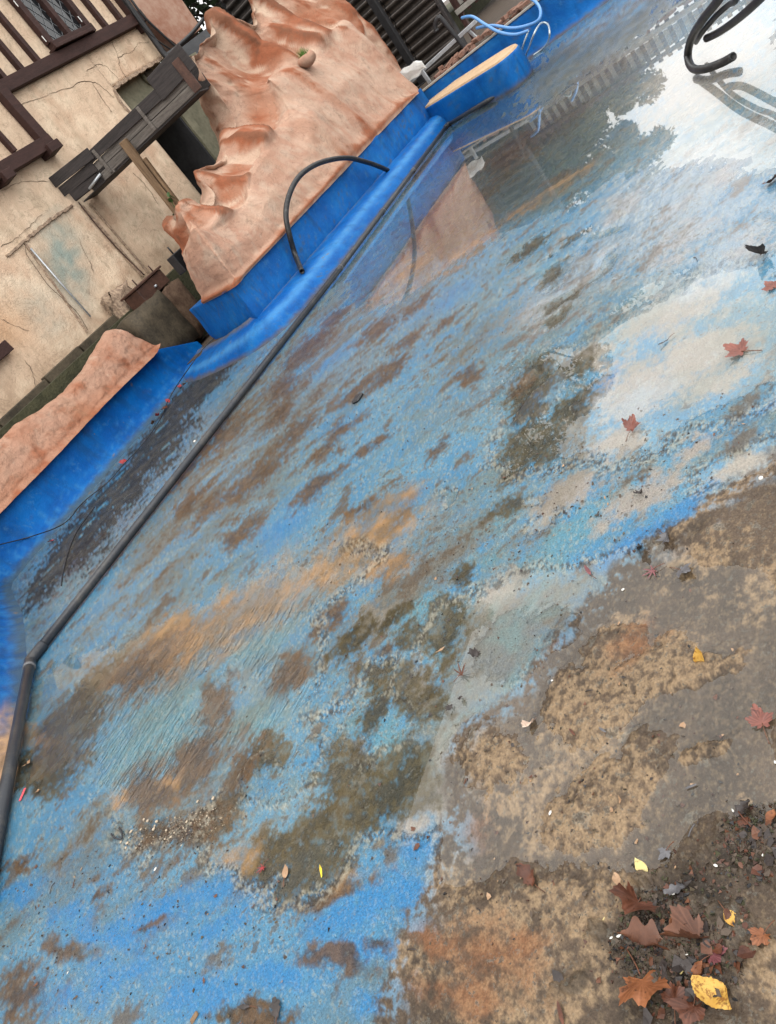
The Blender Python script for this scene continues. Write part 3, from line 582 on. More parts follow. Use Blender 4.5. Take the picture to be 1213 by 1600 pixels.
# ------------------------------------------------------------------ materials of the surroundings
MT = {}
MT['stucco'] = painted('cream_stucco', .6, 34, .9, .20, .15, .014, .25, grime=True)
MT['salmon'] = painted('sprayed_salmon_stucco', .9, 60, .9, .24, .15, .014, .25, grime=True)
MT['bluewall'] = painted('blue_pool_paint', .5, 46, .55, .20, .10, .008, .25, scuff=True)
MT['timber'] = simple('dark_brown_timber', (.022, .008, .006), (.046, .019, .015), 3, .75, .5, (1, 1, 5))
MT['plank'] = simple('weathered_grey_planks', (.055, .046, .040), (.165, .145, .128), 4, .8, .5, (1, 1, 12))
MT['darkplank'] = simple('blackened_planks', (.012, .010, .010), (.045, .036, .034), 4, .75, .4, (1, 1, 12))
MT['postwood'] = simple('raw_timber_post', (.075, .042, .022), (.21, .135, .075), 4, .75, .4, (9, 9, 1))
MT['black'] = simple('black_rubber', (.010, .010, .011), (.024, .024, .026), 12, .45, .2)
MT['blackwet'] = simple('scuffed_black_hose', (.012, .012, .013), (.085, .082, .078), 22, .38, .2, contrast=(.52, .72))
MT['pipe'] = simple('dark_grey_plastic_pipe', (.022, .025, .031), (.075, .068, .058), 7, .36, .12, contrast=(.48, .80))
MT['pipeend'] = simple('grey_clip', (.08, .08, .085), (.16, .16, .165), 12, .4, .1)
MT['metal'] = simple('galvanised_steel', (.30, .32, .34), (.48, .50, .52), 8, .42, .1, metallic=.5)
MT['dmetal'] = simple('dark_corrugated_sheet', (.055, .048, .044), (.12, .105, .095), 3, .33, .06, metallic=.75)
MT['rust'] = simple('rusty_brown_metal', (.030, .014, .010), (.09, .042, .028), 9, .6, .4)
MT['conc'] = simple('damp_mossy_concrete', (.024, .019, .012), (.085, .066, .042), 5, .8, .6)
MT['darkhole'] = simple('damp_dark_plaster', (.10, .098, .066), (.21, .195, .135), 3, .85, .4)
MT['slate'] = simple('dark_slate', (.022, .023, .025), (.045, .046, .05), 4, .6, .3)
MT['white'] = simple('white_plastic_cloth', (.62, .62, .60), (.82, .82, .80), 5, .45, .3)
MT['brick'] = simple('old_red_brick', (.12, .055, .038), (.27, .16, .115), 7, .85, .6)
MT['earth'] = simple('mossy_earth', (.024, .025, .012), (.06, .058, .03), 5, .95, .8, bscale=30, bdist=.03)
MT['soil'] = simple('wet_brown_soil', (.035, .025, .018), (.085, .062, .045), 6, .7, .7)
MT['tantop'] = simple('tan_stone_top', (.33, .215, .12), (.47, .33, .20), 5, .7, .3)
MT['bluehose'] = simple('blue_plastic_hose', (.07, .19, .42), (.10, .25, .50), 6, .3, .05)
MT['clearhose'] = simple('milky_clear_hose', (.34, .40, .42), (.50, .56, .58), 6, .2, .05)
MT['paint_panel'] = simple('off_white_panel', (.20, .185, .165), (.32, .30, .27), 5, .7, .2)
MT['brownpicket'] = simple('dark_red_brown_wood', (.030, .012, .010), (.06, .028, .022), 5, .6, .3, (6, 6, 1))
MT['crack'] = simple('dirt_in_crack', (.10, .075, .052), (.20, .15, .105), 20, .9, 0)
g = NT('window_glass')
g.bsdf((.012, .014, .016), .03, g.bump(g.noise(g.obj(), 3, 2), .05, .02), .9)
MT['glass'] = g.m
MT['lead'] = simple('lead_came', (.10, .11, .12), (.24, .25, .26), 9, .5, 0)

# ------------------------------------------------------------------ ground beyond the basin
def slab(name, a0, a1, b0, b1, z0, z1, mat, label):
    o = box(name, a0, a1, b0, b1, z0, z1, mat, bev=0)
    return tag(o, label, kind='structure')
bm = bmesh.new()
vs = [bm.verts.new((700*math.cos(t*math.pi/24), 700*math.sin(t*math.pi/24), -.12)) for t in range(48)]
bm.faces.new(vs)
tag(bm_obj('ground', bm, MT['soil']), 'open ground reaching away from the pool', kind='structure')
slab('terrace_ground', -40, 60, 9.62, 70, -.1, 1.2, MT['earth'], 'mossy raised ground at the foot of the half timbered house')
slab('far_terrace', 15.05, 60, -40, 9.60, -.1, .66, MT['soil'], 'raised ground beyond the far end of the pool')
slab('sunken_passage', 7.9, 15.0, 7.75, 9.60, -.1, .14, MT['soil'], 'dark wet passage floor between rock wall and house')

def perlin3ish(P, sc, oc, seed):
    return (fbm(P[..., 0]+.37*P[..., 2], P[..., 1]-.61*P[..., 2], sc, oc, seed) + fbm(P[..., 0]*.7+P[..., 2], P[..., 2]-.4*P[..., 1], sc, oc, seed+40))*.7

# ------------------------------------------------------------------ low pool wall: blue below, salmon stucco coping above
lw = thing('low_pool_wall', 'low pool wall of bright blue paint under a wavy salmon stucco coping', 'wall', (5.5, 9.1, 0))
path = spline([(-2.5, 2.5, 0), (.2, 4.35, 0), (1.42, 5.62, 0), (2.5, 7.3, 0), (3.25, 8.75, 0), (3.75, 9.02, 0), (5.2, 9.06, 0), (6.6, 9.1, 0), (7.6, 9.12, 0), (8.45, 9.14, 0)], 30)
PTS = []
prof = [(-.30, -.02), (-.20, .03), (-.12, .09), (-.06, .19), (-.02, .32), (0, .47), (.012, .60), (.02, .645), (.05, .655), (.22, .655)]
prof = [tuple(np.array(prof[i])*(1-t)+np.array(prof[i+1])*t) for i in range(len(prof)-1) for t in (0, .25, .5, .75)]+[prof[-1]]
for i, p in enumerate(path):
    d = (path[min(i+1, len(path)-1)]-path[max(i-1, 0)]); d.z = 0; d.normalize()
    nrm = Vector((-d.y, d.x, 0))
    sc = 1.0
    if p.x > 7.6 and p.y > 8: sc = max(.38, 1-.62*(p.x-7.6)/.85)
    PTS.append([(p + nrm*o + Vector((0, 0, z*sc))) for o, z in prof])
PT = np.array([[tuple(v) for v in row] for row in PTS])
nn = perlin3ish(PT, 2.5, 4, 60)
PT[..., 1] += .015*nn
PT[..., 2] += .006*perlin3ish(PT, 6, 3, 66)*(PT[..., 2] > .5)
me = grid_mesh('blue_base', PT - np.array([5.5, 9.1, 0]))
P_ = PT.reshape(-1, 3); X, Y, Zc = P_.T
n1, n2, n3 = fbm(X, Zc*1.5+Y, 1.7, 4, 70), fbm(X, Zc+Y, 7, 4, 71), fbm(X, Zc+Y, 25, 4, 72)
c = mixc(C3(.0005, .062, .25), C3(.0008, .092, .32), sst(-.4, .4, n1+.4*n2))
c = mixc(c, C3(.03, .15, .33), .55*sst(.05, .5, n2+.5*n3+.35*sst(.30, .08, Zc)-.2))
c = mixc(c, C3(.050, .075, .080), .85*sst(.10, .02, Zc+.05*n2))
c = mixc(c, C3(.006, .05, .15), .55*sst(.05, .4, fbm(X+Y, Zc*.12, 5, 4, 76)))
c = mixc(c, C3(.17, .12, .065), .8*sst(.52, .6, n2+.3*n3))
c = mixc(c, C3(.02, .05, .14), .5*sst(.30, .5, fbm(X, Zc, 5, 4, 75)))
tanm = sst(1.7, 1.25, X+.25*n2)
c = mixc(c, mixc(C3(.38, .24, .14), C3(.20, .13, .08), sst(-.3, .3, n2+n3)), tanm)
set_stain(me, c)
link('blue_base', me, MT['bluewall'], lw)

def salmon(X, U, V, ora):
    """airbrushed stucco: pale cream to burnt salmon; ora adds the sprayed shade"""
    n1, n2, n3 = fbm(U, V, .9, 4, 80), fbm(U, V, 4, 4, 81), fbm(U*.6, V*.35, 11, 4, 82)
    c = mixc(C3(.49, .285, .200), C3(.57, .385, .285), sst(-.4, .4, n1+n2))
    c = mixc(c, C3(.40, .165, .090), np.clip(.85*sst(-.25, .85, .65*n1+.35*n2+ora), 0, 1))
    c = mixc(c, C3(.33, .105, .050), .85*sst(.25, 1.0, ora+.8*n2))
    c = mixc(c, C3(.58, .46, .36), .4*sst(.2, .5, n3-.3*ora))
    c = mixc(c, C3(.24, .15, .10), .5*sst(.42, .6, n2+.6*n3))
    return c*.71

tops = [(1.0, 1.0), (3.0, 1.05), (4.2, 1.1), (4.97, 1.13), (5.34, 1.14), (5.66, 1.09), (6.0, 1.05), (6.25, 1.02), (6.5, 1.05), (6.72, 1.07), (7.0, 1.13), (7.3, 1.19), (7.45, 1.21), (7.56, 1.16), (7.64, .98), (7.70, .70)]
A_ = np.linspace(3.1, 7.70, 260)
zt = np.interp(A_, [t[0] for t in tops], [t[1] for t in tops])
rows = []
for k, (fz, fb) in enumerate([(-.12, -.07), (0, .0), (.1, .02), (.25, .05), (.4, .07), (.55, .10), (.7, .13), (.82, .16), (.92, .20), (1, .27), (1.0, .36), (.9, .46), (.5, .50), (0, .5)]):
    z = .635 + (zt-.635)*fz
    b = 9.035 + fb
    rows.append(np.stack([A_, np.full_like(A_, b), z], -1))
PT = np.array(rows)
def refine(PT, k):
    n = PT.shape[0]
    out = []
    t = np.linspace(0, n-1, (n-1)*k+1)
    for tt in t:
        i = min(int(tt), n-2); f = tt-i
        p0, p1, p2, p3 = PT[max(i-1, 0)], PT[i], PT[i+1], PT[min(i+2, n-1)]
        out.append(.5*((2*p1)+(p2-p0)*f+(2*p0-5*p1+4*p2-p3)*f*f+(3*p1-p0-3*p2+p3)*f**3))
    return np.array(out)
PT = refine(PT, 4)
# the left part follows the wall's corner
turn = np.clip(3.75-PT[..., 0], 0, None)
PT[..., 1] -= turn*1.55 + .03*sst(0, .3, turn)
PT[..., 2] += .035*fbm(PT[..., 0], PT[..., 1], 2.6, 3, 90)*sst(.7, 1, PT[..., 2])
PT[..., 1] -= .035*perlin3ish(PT, 2.2, 4, 92) + .035*fbm(PT[..., 0]*1.0, PT[..., 2], 5, 4, 93) + .012*fbm(PT[..., 0], PT[..., 2]+PT[..., 1], 18, 3, 94)
me = grid_mesh('stucco_coping', PT - np.array([5.5, 9.1, 0]))
P_ = PT.reshape(-1, 3)
set_stain(me, salmon(P_[:, 0], P_[:, 0], P_[:, 2]*2, .12+.3*sst(.85, .68, P_[:, 2])+.3*sst(-.1, .4, fbm(P_[:, 0], P_[:, 2], 2.2, 3, 95))-.9*sst(9.34, 9.5, P_[:, 1])))
link('stucco_coping', me, MT['salmon'], lw)

# ------------------------------------------------------------------ artificial rock wall
rk = thing('artificial_rock_wall', 'tall salmon stucco artificial rock wall standing on a blue skirt', 'rock wall', (10.5, 7.0, 0))
# columns of the front, each from the foot to the back of the crest
ROCK = [
 # foot,                 mid-face,            lip,                  ledge back,            crest,               behind
 [(7.667, 7.721, 0.72),  (7.644, 7.62, 1.11), (7.779, 7.6, 1.365),  (7.934, 7.6, 1.56),  (8.1, 7.62, 1.701), (8.3, 8.0, 1.3)],
 [(7.204, 6.67, 0.72),  (7.288, 6.72, 1.14), (7.425, 6.8, 1.523), (7.63, 7.0, 1.667),  (7.786, 7.1, 1.803), (8.2, 7.9, 1.3)],
 [(7.489, 6.671, 0.72),  (7.516, 6.7, 1.093), (7.656, 6.82, 1.43), (7.946, 7.1, 1.637),  (8.15, 7.25, 1.745), (8.5, 8.0, 1.3)],
 [(7.787, 6.672, 0.72),  (7.806, 6.7, 1.064), (7.928, 6.85, 1.369), (8.208, 7.15, 1.55), (8.353, 7.3, 1.662), (8.8, 8.1, 1.3)],
 [(8.296, 6.641, 0.72),  (8.439, 6.72, 1.055), (8.723, 6.9, 1.37), (8.862, 7.25, 1.599), (8.79, 7.4, 1.783), (9.1, 8.1, 1.4)],
 [(8.822, 6.663, 0.72),  (8.921, 6.74, 1.168), (9.25, 6.95, 1.596), (9.223, 7.3, 1.821),  (8.972, 7.5, 2.017), (9.5, 8.2, 1.5)],
 [(9.228, 6.656, 0.72),  (9.397, 6.76, 1.201), (9.86, 7.0, 1.698),  (9.723, 7.3, 1.882),  (9.54, 7.55, 2.065), (9.9, 8.2, 1.6)],
 [(9.618, 6.654, 0.72),  (9.907, 6.78, 1.213), (10.458, 7.05, 1.788), (10.239, 7.35, 1.962), (9.928, 7.6, 1.978), (10.3, 8.3, 1.7)],
 [(9.952, 6.662, 0.72),  (10.279, 6.78, 1.224), (10.757, 7.05, 1.814), (10.521, 7.35, 2.056), (10.377, 7.65, 2.178), (10.5, 8.3, 1.8)],
 [(10.16, 6.632, 0.72),  (10.561, 6.8, 1.325), (11.079, 7.1, 1.932),  (10.83, 7.35, 2.124), (10.501, 7.6, 2.307), (10.7, 8.3, 1.9)],
 [(10.437, 6.651, 0.72),  (10.818, 6.8, 1.43), (11.221, 7.15, 2.081), (11.134, 7.4, 2.254),  (10.568, 7.6, 2.737), (10.9, 8.3, 2.2)],
 [(10.596, 6.629, 0.72),  (11.033, 6.82, 1.516), (11.322, 7.2, 2.246),  (11.246, 7.4, 2.446),  (10.49, 7.6, 3.066), (11.1, 8.4, 2.4)],
 [(10.867, 6.652, 0.72),  (11.187, 6.82, 1.583), (11.401, 7.2, 2.387),  (11.534, 7.45, 2.654), (10.538, 7.65, 3.359), (11.3, 8.4, 2.5)],
 [(11.167, 6.672, 0.72),  (11.508, 6.84, 1.612), (11.714, 7.2, 2.417),  (11.971, 7.5, 2.756),   (10.983, 7.7, 3.341), (11.6, 8.4, 2.5)],
 [(11.383, 6.643, 0.72),  (11.773, 6.84, 1.621), (11.976, 7.15, 2.381),  (12.321, 7.5, 2.84),   (11.442, 7.7, 3.452), (11.9, 8.5, 2.5)],
 [(11.747, 6.658, 0.72),  (12.044, 6.84, 1.597), (12.147, 7.1, 2.248),  (12.711, 7.5, 2.851),   (12.082, 7.75, 3.611), (12.3, 8.5, 2.5)],
 [(12.102, 6.676, 0.72),  (12.301, 6.84, 1.593), (12.362, 7.1, 2.165),  (13.151, 7.5, 2.853),   (12.397, 7.75, 3.481), (12.6, 8.5, 2.4)],
 [(12.387, 6.64, 0.72),  (12.648, 6.84, 1.604), (12.785, 7.12, 2.283),  (13.564, 7.5, 2.891),   (12.777, 7.75, 3.287), (12.9, 8.5, 2.4)],
 [(12.817, 6.652, 0.72),  (13.129, 6.84, 1.619), (13.464, 7.12, 2.342),  (14.145, 7.5, 2.958),    (13.677, 7.8, 3.631), (13.3, 8.5, 2.4)],
 [(13.121, 6.614, 0.72),  (13.558, 6.84, 1.59), (14.241, 7.1, 2.422),   (14.617, 7.4, 2.831),    (14.895, 7.8, 3.595), (13.7, 8.5, 2.4)],
 [(13.505, 6.636, 0.72),  (13.93, 6.82, 1.428), (14.368, 7.0, 2.176),   (14.901, 7.3, 2.566),   (15.261, 7.7, 3.137), (14.1, 8.5, 2.2)],
 [(13.747, 6.607, 0.72),  (14.196, 6.8, 1.227),  (14.394, 6.95, 1.653),  (14.937, 7.2, 2.097),   (15.21, 7.5, 2.57), (14.5, 8.4, 1.8)],
 [(13.939, 6.584, 0.72),  (14.214, 6.75, 0.99), (14.301, 6.85, 1.224), (14.589, 7.0, 1.475),   (15.239, 7.3, 1.924), (14.8, 8.3, 1.4)],
 [(13.919, 6.515, 0.72),  (14.714, 6.9, 0.756),  (14.872, 7.0, 0.816),  (15.057, 7.1, 0.894),  (15.499, 7.3, 1.137), (15.0, 8.2, .9)],
]
G = np.array(ROCK)                                   # (cols, 6, 3)
G = refine(G, 14)
def pleat(PT, ts):
    """rows at parameter ts, straight between the given rows so that the ledges keep an edge"""
    out = []
    for t in ts:
        i = min(int(t), PT.shape[1]-2); f = t-i
        out.append(PT[:, i]*(1-f)+PT[:, i+1]*f)
    return np.stack(out, 1)
ts = np.linspace(0, 5, 150)
G = pleat(G, ts)
u = np.linspace(0, 1, G.shape[0])[:, None]*np.ones((1, G.shape[1])); v = ts[None, :]*np.ones((G.shape[0], 1))
def blur(A, k):
    for ax in (0, 1):
        for _ in range(k):
            P0 = np.concatenate([A.take([0], ax), A, A.take([-1], ax)], ax)
            n_ = A.shape[ax]
            A = .25*P0.take(range(0, n_), ax)+.5*P0.take(range(1, n_+1), ax)+.25*P0.take(range(2, n_+2), ax)
    return A
foot0 = G[:, 0].copy()
G = blur(G, 3)
G[:, 0] = foot0
Gs = blur(G, 14)
du = np.gradient(Gs, axis=0); dv = np.gradient(Gs, axis=1)
N = np.cross(dv, du); N /= np.linalg.norm(N, axis=2, keepdims=True)+1e-9
s1, s2, s3 = perlin3ish(G, 1.1, 2, 101), perlin3ish(G, 3.0, 3, 103), perlin3ish(G, 9, 4, 105)
ridg = lambda sc, z, sd: 1-np.clip(np.abs(fbm(G[..., 0]+.20*G[..., 2], G[..., 2]*z, sc, 2, sd))*2.8, 0, 1.4)**1.7
fold, fl2 = ridg(.85, .12, 107), ridg(.9, .14, 118)
up = sst(1.75, 2.3, v)*sst(4.6, 3.8, v); low = sst(0, .3, v); front = sst(2.1, 1.8, v)
disp = low*(.05*s1 + .022*s2 + .010*s3 + .07*front*np.clip(fold, -.2, 1) + up*(.22*np.clip(fl2, -.3, 1)+.025*s2) + .10*sst(3.2, 3.9, v)*sst(5, 4.4, v)*perlin3ish(G, 2.2, 2, 115)) - .04
# the vertical pale arris of the lower left block, and a few dents
ar = np.exp(-((u-1/23)/.010)**2)*front
disp += .03*ar
G2 = G + N*disp[..., None]*sst(-.02, .1, v)[..., None]
lap = np.sum((G2-blur(G2, 10))*N, axis=2)
lap2 = np.sum((G2-blur(G2, 3))*N, axis=2)
me = grid_mesh('rock_face', G2 - np.array([10.5, 7.0, 0]))
P_ = G2.reshape(-1, 3); vv = v.ravel(); uu = u.ravel(); lp = lap.ravel(); l2 = lap2.ravel()
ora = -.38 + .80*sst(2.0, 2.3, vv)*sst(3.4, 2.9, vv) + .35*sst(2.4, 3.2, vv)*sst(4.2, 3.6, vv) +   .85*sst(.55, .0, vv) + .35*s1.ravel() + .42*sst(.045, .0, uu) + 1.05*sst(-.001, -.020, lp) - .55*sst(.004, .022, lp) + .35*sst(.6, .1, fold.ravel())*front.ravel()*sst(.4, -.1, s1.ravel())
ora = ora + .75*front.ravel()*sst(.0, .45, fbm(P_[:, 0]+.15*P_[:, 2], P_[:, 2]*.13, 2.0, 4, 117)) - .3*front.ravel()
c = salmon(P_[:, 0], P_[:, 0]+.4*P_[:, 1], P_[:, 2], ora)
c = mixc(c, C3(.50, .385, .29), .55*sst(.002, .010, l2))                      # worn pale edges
c = mixc(c, C3(.10, .055, .035), .55*sst(-.003, -.012, l2))                   # darker in the creases
c = mixc(c, C3(.17, .125, .09), .45*sst(.25, .55, fbm(P_[:, 0], P_[:, 2]*.35, 3.5, 4, 109))*sst(.6, .2, vv))
set_stain(me, c)
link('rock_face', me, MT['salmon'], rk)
for pts in ([(11.099, 7.05, 2.082), (11.046, 7.0, 1.965), (11.015, 6.95, 1.818), (10.943, 6.9, 1.645)], [(10.101, 6.98, 1.838), (9.927, 6.9, 1.688), (9.862, 6.85, 1.502)], [(9.607, 6.8, 1.095), (9.603, 6.78, 0.96), (9.597, 6.75, 0.819)]):
    pass

# blue skirt under the rock: round the left corner, then along the pool
skp = [(7.584, 7.776, 0.28), (7.575, 7.7, 0.5), (7.536, 7.59, 0.735)]
foot = [(7.95, 8.3), (7.70, 7.78), (7.45, 7.2), (7.235, 6.72), (7.6, 6.70), (8.6, 6.70), (9.8, 6.70), (11.2, 6.68), (12.6, 6.66), (13.9, 6.65), (14.6, 6.75)]
fp = [Vector((a, b, 0)) for a, b in foot]
fpp = []
for i in range(len(fp)-1):
    for k in range(24): fpp.append(fp[i].lerp(fp[i+1], k/24))
fpp.append(fp[-1])
prof = [(.0, .20), (-.015, .30), (-.01, .42), (0, .55), (.0, .66), (.0, .725), (.03, .735), (.25, .735)]
rows = []
for i, p in enumerate(fpp):
    d = (fpp[min(i+1, len(fpp)-1)]-fpp[max(i-1, 0)]).normalized()
    nrm = Vector((-d.y, d.x, 0))
    rows.append([tuple(p + nrm*(o) + Vector((0, 0, z))) for o, z in prof])
PT = refine(np.array(rows).transpose(1, 0, 2), 3).transpose(1, 0, 2)
PT[..., 1] += .012*perlin3ish(PT, 3, 3, 111)
def blue_stain(P_, paleband):
    X, Y, Zc = P_.T
    n1, n2, n3 = fbm(X, Zc*1.5+Y, 1.3, 4, 120), fbm(X, Zc+Y, 5, 4, 121), fbm(X, Zc+Y, 22, 4, 122)
    c = mixc(C3(.0005, .062, .25), C3(.0008, .092, .32), sst(-.4, .4, n1+.4*n2))
    c = mixc(c, C3(.045, .18, .38), .75*np.clip(paleband*(1+.8*n2), 0, 1))
    c = mixc(c, C3(.16, .115, .07), .75*sst(.52, .62, n2+.4*n3))
    c = mixc(c, C3(.06, .075, .07), .6*sst(.2, .5, n3+.3*n1))
    run = fbm(X*1.0+Y, Zc*.10, 5, 4, 126)
    c = mixc(c, C3(.012, .035, .085), .5*sst(.10, .45, run)*sst(.15, .6, Zc))
    c = mixc(c, C3(.09, .075, .05), .8*sst(.075, .015, Zc+.03*n2))
    c = mixc(c, C3(.015, .13, .33), .5*sst(.12, .40, fbm(X, Zc+.6*Y, 3, 5, 127)+.3*n3))
    return c
me = grid_mesh('blue_skirt', PT - np.array([10.5, 7.0, 0]))
P_ = PT.reshape(-1, 3)
set_stain(me, blue_stain(P_, .12*np.ones(len(P_))))
link('blue_skirt', me, MT['bluewall'], rk)

# rounded blue ledge at the foot of the skirt
outer = [(14.25, 6.35), (13.0, 6.30), (11.5, 6.24), (10.0, 6.20), (8.8, 6.16), (8.1, 6.16), (7.5, 6.20), (7.05, 6.36), (6.88, 6.75), (6.96, 7.4), (7.16, 8.2), (7.45, 8.8), (7.7, 9.3)]
inner = [(14.25, 6.72), (13.0, 6.72), (11.5, 6.74), (10.0, 6.76), (8.8, 6.77), (8.2, 6.77), (7.75, 6.76), (7.40, 6.78), (7.28, 6.95), (7.50, 7.4), (7.75, 7.9), (8.1, 8.6), (8.4, 9.35)]
O_, I_ = spline([(*p, 0) for p in outer], 14), spline([(*p, 0) for p in inner], 14)
pr = [(-.06, -.03), (0, .0), (.06, .07), (.16, .16), (.30, .225), (.44, .255), (.58, .262), (.75, .268), (.9, .285), (1.0, .31)]
rows = []
for o, i_ in zip(O_, I_):
    k = 1 - .5*max(0, min(1, (o.y-6.6)/2.4))
    rows.append([tuple(o.lerp(i_, t)+Vector((0, 0, z*k))) for t, z in pr])
PT = refine(np.array(rows).transpose(1, 0, 2), 5).transpose(1, 0, 2)
PT[..., 2] += .012*fbm(PT[..., 0], PT[..., 1], 3.5, 4, 130)*sst(0, .1, PT[..., 2])
me = grid_mesh('pool_ledge', PT - np.array([10.5, 7.0, 0]))
P_ = PT.reshape(-1, 3); tt = (np.linspace(0, 1, PT.shape[1])[None, :]*np.ones((PT.shape[0], 1))).ravel()
c = blue_stain(P_, .95*np.exp(-((tt-.40)/.07)**2)+.06)  # worn blue and the ridge's highlight, both painted as one pale band
c = mixc(c, C3(.13, .115, .085), .7*sst(.75, .97, tt+.08*fbm(P_[:, 0], P_[:, 1], 6, 3, 133)))
set_stain(me, c)
link('ledge', me, MT['bluewall'], rk)

# small stone pocket in the rock with a tuft of grass
pk = (12.216, 6.98, 2.242)
bm = bmesh.new()
bmesh.ops.create_icosphere(bm, subdivisions=3, radius=.16)
for vtx in bm.verts:
    k = 1+.12*math.sin(vtx.co.x*20)+.1*math.sin(vtx.co.y*17+vtx.co.z*13)
    vtx.co = Vector((vtx.co.x*1.15*k, vtx.co.y*.9*k, min(vtx.co.z*.75, .055+.01*math.sin(vtx.co.x*40))))
for vtx in bm.verts:
    vtx.co += Vector(pk)-Vector((10.5, 7.0, 0))
me = bpy.data.meshes.new('planter_pocket'); bmesh.ops.recalc_face_normals(bm, faces=bm.faces); bm.to_mesh(me); bm.free()
me.polygons.foreach_set('use_smooth', [True]*len(me.polygons))
Pc = coords(me)
set_stain(me, salmon(Pc[:, 0], Pc[:, 0]*3, Pc[:, 2]*3, np.full(len(Pc), .05)))
link('planter_pocket', me, MT['salmon'], rk)
gm = simple('fresh_grass', (.045, .11, .012), (.10, .20, .03), 30, .6, 0)
V, F = [], []
for i in range(110):
    bx, by = rnd.gauss(0, .05), rnd.gauss(0, .04)
    t = rnd.uniform(0, 6.28); ln = rnd.uniform(.08, .17); lean = rnd.uniform(.01, .10); w = .004
    b0 = len(V)
    px, py = math.cos(t+1.57)*w, math.sin(t+1.57)*w
    for k in range(4):
        f = k/3; ww = (1-f*.95)
        cx, cy, cz = bx+math.cos(t)*lean*f*f, by+math.sin(t)*lean*f*f, ln*f*(1-.15*f)
        V += [(cx-px*ww, cy-py*ww, cz), (cx+px*ww, cy+py*ww, cz)]
    for k in range(3): F.append((b0+2*k, b0+2*k+1, b0+2*k+3, b0+2*k+2))
me = mesh_np('grass_tuft', V, F)
tag(link('grass_tuft', me, gm, loc=(pk[0], pk[1], pk[2]+.05)), 'small tuft of bright green grass growing in a pocket of the rock wall', 'grass tuft')

# ------------------------------------------------------------------ rounded blue platform at the far corner of the pool
pl = thing('blue_platform', 'rounded blue painted platform with a tan top at the far pool corner', 'platform', (13.6, 5.7, 0))
foot = [(14.6, 7.3), (13.98, 6.44), (13.5, 5.76), (12.96, 5.0), (12.76, 4.70)] + [(12.74, 4.55), (12.84, 4.42), (13.05, 4.38), (13.35, 4.46), (13.7, 4.70)] + [(14.0, 5.05), (14.9, 6.3), (15.6, 7.2)]
def ring(fpts, off):
    c = Vector((13.9, 5.8))
    P = [Vector(p) for p in fpts]
    out = []
    n = len(P)
    for i, p in enumerate(P):
        d = (P[(i+1) % n]-P[i-1]).normalized()
        out.append(p + Vector((-d.y, d.x))*-off)
    return out
fs = [(p.x, p.y) for p in spline([(*p, 0) for p in foot], 5)]
rows = []
for z, off in ((-.02, 0), (.1, .01), (.25, .012), (.38, .006), (.425, -.004), (.445, -.03)):
    r_ = ring(fs, off); rows.append([(p.x-13.6, p.y-5.7, z) for p in r_]+[(r_[0].x-13.6, r_[0].y-5.7, z)])
PT = refine(np.array(rows), 3)
me = grid_mesh('body', PT)
P_ = PT.reshape(-1, 3)+np.array([13.6, 5.7, 0])
set_stain(me, blue_stain(P_, .25*sst(.1, .5, fbm(P_[:, 0], P_[:, 2]+P_[:, 1], 2, 3, 140))+.1))
link('body', me, MT['bluewall'], pl)
bm = bmesh.new()
rt = ring(fs, -.012)
bot = [bm.verts.new((p.x-13.6, p.y-5.7, .432)) for p in rt]
top = [bm.verts.new((p.x-13.6-.0, p.y-5.7, .462)) for p in ring(fs, -.03)]
for i in range(len(bot)): bm.faces.new((bot[i], bot[(i+1) % len(bot)], top[(i+1) % len(bot)], top[i]))
bm.faces.new(top)
bm_obj('top', bm, MT['tantop'], pl)

# ------------------------------------------------------------------ far end wall of the pool with crumbling brick coping
fw = thing('far_pool_wall', 'blue far end wall of the pool topped with crumbling bricks', 'wall', (14.9, 2, 0))
bb = np.linspace(7.6, -8, 200)
rows = [np.stack([np.full_like(bb, a), bb, np.full_like(bb, z)], -1) for a, z in ((14.66, -.02), (14.72, .03), (14.78, .12), (14.80, .3), (14.81, .5), (14.82, .62), (14.86, .64), (15.1, .64))]
PT = refine(np.array(rows), 4)
PT[..., 0] += .012*perlin3ish(PT, 2, 3, 150)
me = grid_mesh('blue_face', (PT - np.array([14.9, 2, 0]))[:, ::-1])
P_ = PT[:, ::-1].reshape(-1, 3)
set_stain(me, blue_stain(P_[:, [1, 0, 2]], .12*np.ones(len(P_))))
link('blue_face', me, MT['bluewall'], fw)
bmesh_brick = []
for k in range(4):
    bm = bmesh.new()
    w, d, h = rnd.uniform(.10, .22), rnd.uniform(.09, .11), rnd.uniform(.05, .065)
    add_hexa(bm, [Vector((x*w/2+rnd.uniform(-.015, .015), y*d/2+rnd.uniform(-.012, .012), z*h+rnd.uniform(-.01, .01))) for z in (0, 1) for x, y in ((-1, -1), (1, -1), (1, 1), (-1, 1))])
    bmesh.ops.bevel(bm, geom=list(bm.edges), offset=.006, segments=1, affect='EDGES')
    bmesh.ops.recalc_face_normals(bm, faces=bm.faces)
    me = bpy.data.meshes.new('brick'); bm.to_mesh(me); bm.free(); me.materials.append(MT['brick']); bmesh_brick.append(me)
for k in range(95):
    b = rnd.uniform(2.2, 6.6)
    o = link('brick', bmesh_brick[k % 4], None, fw)
    lay = rnd.random()
    o.location = (rnd.uniform(14.93, 15.45)-14.9, b-2, .645+(.06 if lay > .6 else 0)+rnd.uniform(-.01, .01))
    o.rotation_euler = (rnd.gauss(0, .12), rnd.gauss(0, .12), rnd.uniform(0, 3.14))
box('coping_strip', 14.80, 14.92, 1.0, 6.9, .641, .675, MT['paint_panel'], fw)

